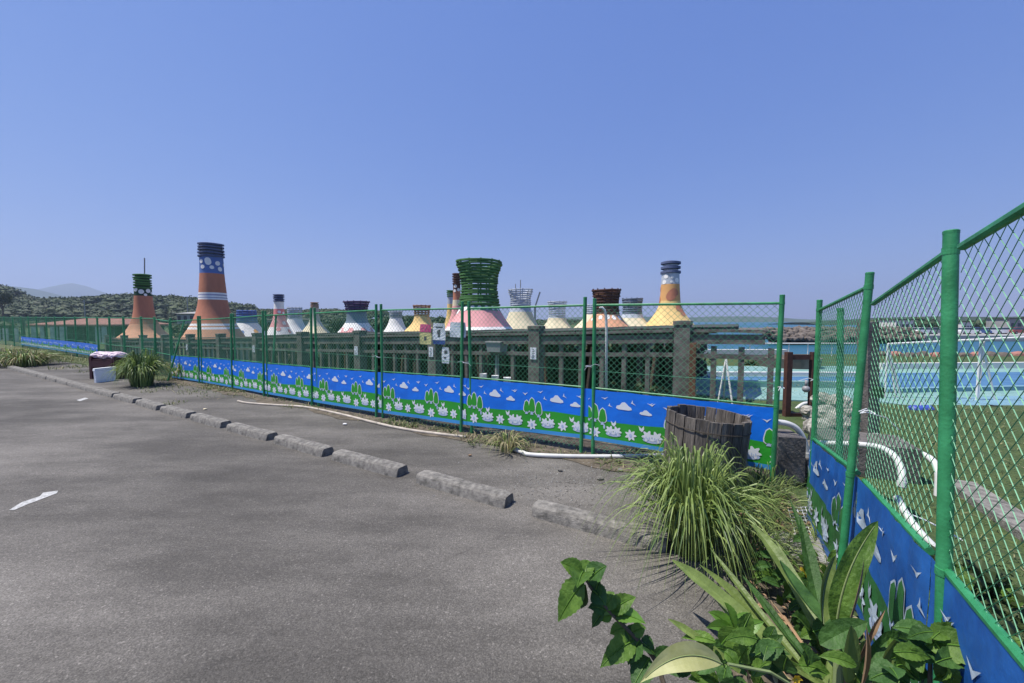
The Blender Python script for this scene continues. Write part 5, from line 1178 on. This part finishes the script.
shrub(990, 560, 640, 1.75, 50, 'green leafy weeds behind the right fence at the picture edge', ('leaf_mid', 'leaf_gloss'), n=700)
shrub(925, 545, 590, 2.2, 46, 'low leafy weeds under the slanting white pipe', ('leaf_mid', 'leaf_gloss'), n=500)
shrub(805, 470, 497, 3.55, 18, 'small creeper growing up the concrete block', ('leaf_mid',), n=260)
# ---------------------------------------------------------------- foreground plants
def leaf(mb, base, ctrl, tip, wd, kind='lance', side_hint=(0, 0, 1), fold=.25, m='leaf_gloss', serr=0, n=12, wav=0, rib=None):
    base, ctrl, tip = Vector(base), Vector(ctrl), Vector(tip); vs = []; ph = random.uniform(0, 6)
    hint = Vector(side_hint).normalized()
    ribp = []
    for i in range(n + 1):
        t = i / n; p = base * (1 - t)**2 + ctrl * 2 * t * (1 - t) + tip * t * t; d = ((ctrl - base) * 2 * (1 - t) + (tip - ctrl) * 2 * t).normalized()
        s_ = d.cross(hint); s_ = s_.normalized() if s_.length > 1e-4 else Vector((1, 0, 0)); u = s_.cross(d).normalized()
        if kind == 'strap': w_ = wd * min(1, .55 + t * 2) * min(1, (1 - t) * 3.2 + .04) ** .8
        elif kind == 'ovate': w_ = wd * (math.sin(math.pi * min(1, t * 1.02) ** .75)) ** .9 + .0004
        elif kind == 'broad': w_ = wd * (math.sin(math.pi * t ** .85) ** .6) + .0004
        else: w_ = wd * math.sin(math.pi * t ** .8) + .0005
        if serr: w_ *= 1 + serr * (1 if i % 2 else -1) * (0 < i < n)
        wv = wav * math.sin(t * 11 + ph)
        vs += [p - s_ * w_ / 2 + u * (fold * w_ / 2 + wv * w_), p - s_ * w_ / 4 + u * fold * w_ * .2, p - u * fold * w_ * .05, p + s_ * w_ / 4 + u * fold * w_ * .2, p + s_ * w_ / 2 + u * (fold * w_ / 2 - wv * w_)]
        ribp.append(p + u * .0015 + d * 0)
    mb.use(m).add(vs, [(5 * i + j, 5 * i + j + 1, 5 * i + j + 6, 5 * i + j + 5) for i in range(n) for j in range(4)])
    if rib: mb.use(rib).tube(ribp[:-1], [wd * .035 * (1 - .7 * i / n) for i in range(n)], 4)
def L3(a, b, c): return at(*a), at(*b), at(*c)
# strap-leaved lily plant
t = thing('strap_leaf_plant', (1.08, 1.42, 0), 'plant with long fleshy strap leaves reaching up left in front of the fence', 'plant')
SL = [((710, 548, 1.95), (748, 600, 1.75), (815, 680, 1.45), .03), ((775, 540, 1.95), (805, 600, 1.75), (840, 690, 1.45), .045), ((728, 640, 1.6), (775, 650, 1.5), (830, 690, 1.4), .03), ((672, 560, 1.95), (712, 585, 1.75), (790, 660, 1.45), .058), ((752, 524, 2.0), (796, 575, 1.8), (838, 672, 1.45), .066), ((757, 592, 1.75), (790, 640, 1.6), (832, 690, 1.4), .032), ((700, 565, 1.9), (770, 620, 1.7), (820, 690, 1.45), .05),
      ((742, 575, 1.9), (785, 630, 1.7), (828, 690, 1.5), .04), ((800, 515, 1.95), (812, 580, 1.8), (835, 670, 1.5), .06), ((668, 619, 1.5), (690, 630, 1.45), (740, 672, 1.35), .028), ((715, 600, 1.8), (765, 655, 1.6), (800, 700, 1.4), .035),
      ((850, 575, 1.6), (838, 620, 1.5), (835, 680, 1.35), .05), ((905, 632, 1.35), (875, 640, 1.3), (855, 690, 1.25), .05), ((868, 640, 1.35), (860, 660, 1.3), (850, 700, 1.25), .055), ((790, 500, 2.1), (815, 560, 1.9), (832, 650, 1.6), .04)]
for a, b, c, wd in SL:
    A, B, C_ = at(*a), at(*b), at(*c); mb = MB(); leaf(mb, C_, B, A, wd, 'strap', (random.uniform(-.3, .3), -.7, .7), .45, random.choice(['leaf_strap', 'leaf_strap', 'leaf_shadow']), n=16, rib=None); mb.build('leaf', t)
for a, b, c, wd in (((728, 600, 1.85), (775, 640, 1.65), (825, 690, 1.45), .022), ((812, 600, 1.7), (822, 640, 1.55), (835, 690, 1.4), .026), ((770, 600, 1.9), (800, 640, 1.7), (830, 690, 1.45), .018), ((885, 610, 1.3), (862, 640, 1.3), (850, 690, 1.3), .02)):
    mb = MB(); leaf(mb, at(*c), at(*b), at(*a), wd, 'strap', (.2, -.7, .6), .7, 'leaf_dead', n=14, wav=.1); mb.build('dead_leaf', t)
mb = MB().use('leaf_strap'); mb.tube([(1.10, 1.40, 0), at(832, 685, 1.42), at(834, 660, 1.45)], [.035, .03, .02], 8); mb.build('stem', t)
# big broad leaf with pale midrib and brown edge
t = thing('broad_leaf_plant', (1.12, 1.30, 0), 'plant with one tall broad leaf with pale midrib and browned edge', 'plant')
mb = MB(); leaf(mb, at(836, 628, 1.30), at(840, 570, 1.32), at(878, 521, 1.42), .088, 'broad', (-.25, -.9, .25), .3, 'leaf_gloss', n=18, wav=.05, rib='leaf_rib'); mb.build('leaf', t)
mb = MB(); leaf(mb, at(845, 632, 1.27), at(857, 600, 1.28), at(864, 560, 1.33), .022, 'strap', (.5, -.6, .2), .3, 'leaf_dead', n=10); mb.build('dead_edge', t)
mb = MB(); leaf(mb, at(826, 640, 1.35), at(815, 590, 1.5), at(836, 555, 1.6), .07, 'broad', (.3, -.7, .3), .4, 'leaf_strap', n=12, rib='leaf_rib'); mb.build('leaf', t)
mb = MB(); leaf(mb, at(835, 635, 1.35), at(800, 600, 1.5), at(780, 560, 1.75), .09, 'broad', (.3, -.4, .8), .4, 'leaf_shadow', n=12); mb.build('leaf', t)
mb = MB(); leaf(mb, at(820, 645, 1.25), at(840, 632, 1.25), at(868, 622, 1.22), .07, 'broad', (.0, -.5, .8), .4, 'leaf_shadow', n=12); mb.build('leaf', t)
mb = MB(); leaf(mb, at(848, 683, 1.15), at(847, 655, 1.15), at(851, 625, 1.15), .07, 'broad', (.2, -.9, .1), .3, 'leaf_strap', n=12); mb.build('leaf', t)
mb = MB(); leaf(mb, at(860, 690, 1.18), at(868, 655, 1.18), at(866, 625, 1.2), .035, 'lance', (.5, -.9, .1), .5, 'leaf_dead', n=10); mb.build('dead_leaf', t)
mb = MB(); leaf(mb, at(870, 690, 1.15), at(880, 660, 1.15), at(903, 633, 1.15), .06, 'broad', (.3, -.5, .6), .6, 'leaf_strap', n=12, wav=.04); mb.build('leaf', t)
mb = MB().use('leaf_rib'); mb.tube([(1.12, 1.28, 0), at(838, 680, 1.28), at(836, 626, 1.30)], [.02, .015, .008], 7); mb.build('stem', t)
# yellow leaf
t = thing('fallen_yellow_leaf', tuple(gnd(690, 668, .3)), 'pale yellow broad leaf drooping over the asphalt at the bottom', 'leaf')
Yl = 1.18; mb = MB(); leaf(mb, at(722, 664, Yl), at(680, 640, Yl), at(640, 683, Yl * .97), .074, 'lance', (-.1, -.75, .6), .4, 'leaf_yellow', n=16, wav=.03, rib='leaf_rib'); mb.build('blade', t)
mb = MB().use('leaf_rib'); mb.tube([at(728, 664, Yl), at(770, 672, Yl), at(800, 690, Yl)], .005, 6); mb.build('stalk', t)
# hibiscus branches
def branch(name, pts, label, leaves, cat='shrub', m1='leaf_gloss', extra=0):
    P = smooth_path([at(*p) for p in pts]); root = P[0]; t = thing(name, (root.x, root.y, 0), label, cat)
    mb = MB().use('bark'); mb.tube([(root.x + .05, root.y - .05, 0)] + P, [.011] + [lerp(.009, .003, i / len(P)) for i in range(len(P))], 6); mb.build('stem', t)
    for (b, c, w_, m_) in leaves:
        B, C_ = at(*b), at(*c); mid = (B + C_) / 2 + Vector((0, 0, (C_ - B).length * random.uniform(.1, .28)))
        mb = MB(); leaf(mb, B, mid, C_, w_, 'ovate', (random.uniform(-.5, .5), random.uniform(-.9, -.3), random.uniform(.5, 1)), random.uniform(.15, .5), m_, serr=.05, n=16, wav=random.uniform(0, .04), rib='leaf_bright'); mb.build('leaf', t)
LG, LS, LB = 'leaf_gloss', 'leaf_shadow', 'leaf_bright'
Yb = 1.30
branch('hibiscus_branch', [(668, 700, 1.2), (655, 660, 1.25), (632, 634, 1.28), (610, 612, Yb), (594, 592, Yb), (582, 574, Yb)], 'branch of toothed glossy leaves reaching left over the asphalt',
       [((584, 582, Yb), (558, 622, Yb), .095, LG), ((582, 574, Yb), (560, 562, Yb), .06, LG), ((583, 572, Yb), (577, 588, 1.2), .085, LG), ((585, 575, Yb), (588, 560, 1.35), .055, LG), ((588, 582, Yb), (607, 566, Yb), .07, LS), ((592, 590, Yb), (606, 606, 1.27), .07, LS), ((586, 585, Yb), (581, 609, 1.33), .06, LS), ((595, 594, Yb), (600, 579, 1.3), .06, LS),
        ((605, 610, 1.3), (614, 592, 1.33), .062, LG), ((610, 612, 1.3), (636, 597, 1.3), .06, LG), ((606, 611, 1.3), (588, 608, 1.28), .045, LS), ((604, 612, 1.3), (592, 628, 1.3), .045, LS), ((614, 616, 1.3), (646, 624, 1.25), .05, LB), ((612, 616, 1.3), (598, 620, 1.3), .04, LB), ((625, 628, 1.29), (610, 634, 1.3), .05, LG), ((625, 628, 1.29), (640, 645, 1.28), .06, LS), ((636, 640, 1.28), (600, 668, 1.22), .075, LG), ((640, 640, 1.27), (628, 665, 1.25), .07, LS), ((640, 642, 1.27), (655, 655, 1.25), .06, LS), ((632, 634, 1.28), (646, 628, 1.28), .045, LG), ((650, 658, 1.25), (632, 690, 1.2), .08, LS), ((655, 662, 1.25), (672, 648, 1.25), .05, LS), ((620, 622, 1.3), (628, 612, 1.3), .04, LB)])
lv = []
rnd = random.Random(11)
for k in range(58):
    bx, by = rnd.gauss(745, 30), rnd.gauss(660, 17); a = rnd.uniform(0, 6.28); L = rnd.uniform(20, 38); Yq = rnd.uniform(1.2, 1.55)
    if by < 622: by = 630
    lv.append(((bx, by, Yq), (bx + L * math.cos(a), by + L * .6 * math.sin(a), Yq + rnd.uniform(-.06, .06)), rnd.uniform(.035, .07), [LG, LS, LS][k % 3]))
lv += [((735, 632, 1.4), (708, 612, 1.42), .05, LB), ((735, 632, 1.4), (724, 602, 1.42), .05, LB), ((736, 632, 1.4), (748, 612, 1.42), .05, LB), ((734, 634, 1.4), (706, 628, 1.36), .045, LB), ((738, 634, 1.4), (764, 622, 1.4), .05, LB)]
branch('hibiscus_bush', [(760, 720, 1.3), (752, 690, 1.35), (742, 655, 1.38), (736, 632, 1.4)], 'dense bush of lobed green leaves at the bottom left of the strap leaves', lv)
lv = []
for k in range(40):
    bx, by = rnd.gauss(935, 30), rnd.gauss(668, 16); a = rnd.uniform(0, 6.28); L = rnd.uniform(22, 42); Yq = rnd.uniform(.98, 1.15)
    lv.append(((bx, by, Yq), (bx + L * math.cos(a), by + L * .55 * math.sin(a), Yq + rnd.uniform(-.05, .05)), rnd.uniform(.035, .065), [LG, LS, LG][k % 3]))
lv += [((925, 645, 1.05), (1000, 658, .98), .085, LG), ((935, 640, 1.05), (892, 628, 1.08), .055, LS), ((940, 640, 1.05), (965, 628, 1.05), .06, LG)]
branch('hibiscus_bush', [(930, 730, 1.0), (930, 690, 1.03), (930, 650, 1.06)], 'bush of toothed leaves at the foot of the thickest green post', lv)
# small yellow leaved plant and orange flowers
lv = []
for k in range(44):
    bx, by = rnd.gauss(806, 20), rnd.gauss(585, 16); a = rnd.uniform(0, 6.28); L = rnd.uniform(12, 24); Yq = rnd.uniform(1.9, 2.25)
    lv.append(((bx, by, Yq), (bx + L * math.cos(a), by + L * .6 * math.sin(a), Yq), rnd.uniform(.03, .05), [LG, 'leaf_bright', LS, LG][k % 4]))
lv += [((808, 575, 1.95), (822, 566, 1.9), .04, 'leaf_yellow'), ((806, 578, 1.95), (800, 570, 1.9), .04, 'flower_yellow'), ((800, 582, 1.95), (812, 590, 1.9), .035, 'leaf_yellow')]
branch('croton_plant', [(812, 640, 2.05), (808, 610, 2.05), (806, 585, 2.05)], 'small plant with a few yellow leaves between the strap leaves and the grate', lv, 'plant')
lv = []
for k in range(70):
    f = rnd.random(); bx, by = lerp(770, 845, f) + rnd.gauss(0, 10), lerp(560, 668, f) + rnd.gauss(0, 12); a = rnd.uniform(0, 6.28); L = rnd.uniform(14, 32); Yq = lerp(2.15, 1.45, f) + rnd.uniform(-.06, .1)
    lv.append(((bx, by, Yq), (bx + L * math.cos(a), by + L * .6 * math.sin(a), Yq), rnd.uniform(.03, .06), [LS, LG, LS, LS][k % 4]))
branch('low_undergrowth', [(830, 700, 1.5), (815, 640, 1.7), (795, 590, 2.0)], 'low dark leafy undergrowth beneath the strap leaves beside the corner banner', lv, 'plant')
# feathery weeds spreading right of the big clump
for i, (px, py, r_, h_, n_) in enumerate(((745, 500, .42, .34, 260), (760, 486, .22, .28, 160), (752, 532, .26, .24, 180), (834, 552, .16, .16, 90), (735, 545, .3, .2, 130))):
    g = gnd(px, py + 12); arch_tuft('trailing_weed', (g.x, g.y, .01), r_, h_, n_, .007, ['feathery weed right beside the big grass clump under the tub', 'feathery weed against the green post at the banner end', 'trailing weed in front of the fence corner', 'small weed between the floor grate and the leaning post', 'weed under the right side of the big grass clump'][i], ['weed', 'blade_dark', 'blade'], 'weed', core=.25, group='weeds around the fence corner')
t = thing('orange_flower', tuple(gnd(796, 700, .3)), 'tiny orange flower at the bottom edge among dark leaves', 'flower')
c = at(796, 679, 1.2); mb = MB().use('leaf_rib'); mb.tube([gnd(796, 700, 0), c], .003, 5); mb.build('stem', t)
for j in range(6): mb = MB(); a = j * math.pi / 3; leaf(mb, c, c + Vector((math.cos(a) * .01, 0, math.sin(a) * .01 + .004)), c + Vector((math.cos(a) * .018, -.006, math.sin(a) * .018)), .012, 'ovate', (0, -1, 0), .2, 'flower_yellow', n=5); mb.build('petal', t)
# fallen leaves and dead stuff on the bed (uncountable)
mb = MB()
for k in range(420):
    f = random.random(); cy = lerp(.6, 3.3, f); cx = lerp(.78, 2.05, (cy - .6) / 2.7) + random.uniform(-.12, .42); a = random.uniform(0, 6.28); s_ = random.uniform(.015, .05); p = Vector((cx, cy, .012 + random.uniform(0, .02)))
    d = Vector((math.cos(a), math.sin(a), random.uniform(-.2, .2))) * s_; leaf(mb, p - d, p + Vector((0, 0, .012)), p + d, s_ * .7, 'ovate', (0, 0, 1), random.uniform(-.2, .5), random.choice(['leaf_dead', 'leaf_dead', 'blade_dry', 'soil']), n=4)
tag(mb.build('leaf_litter', loc=(0, 0, 0)), 'dry fallen leaves scattered over the planting bed', 'leaf litter', kind='stuff')
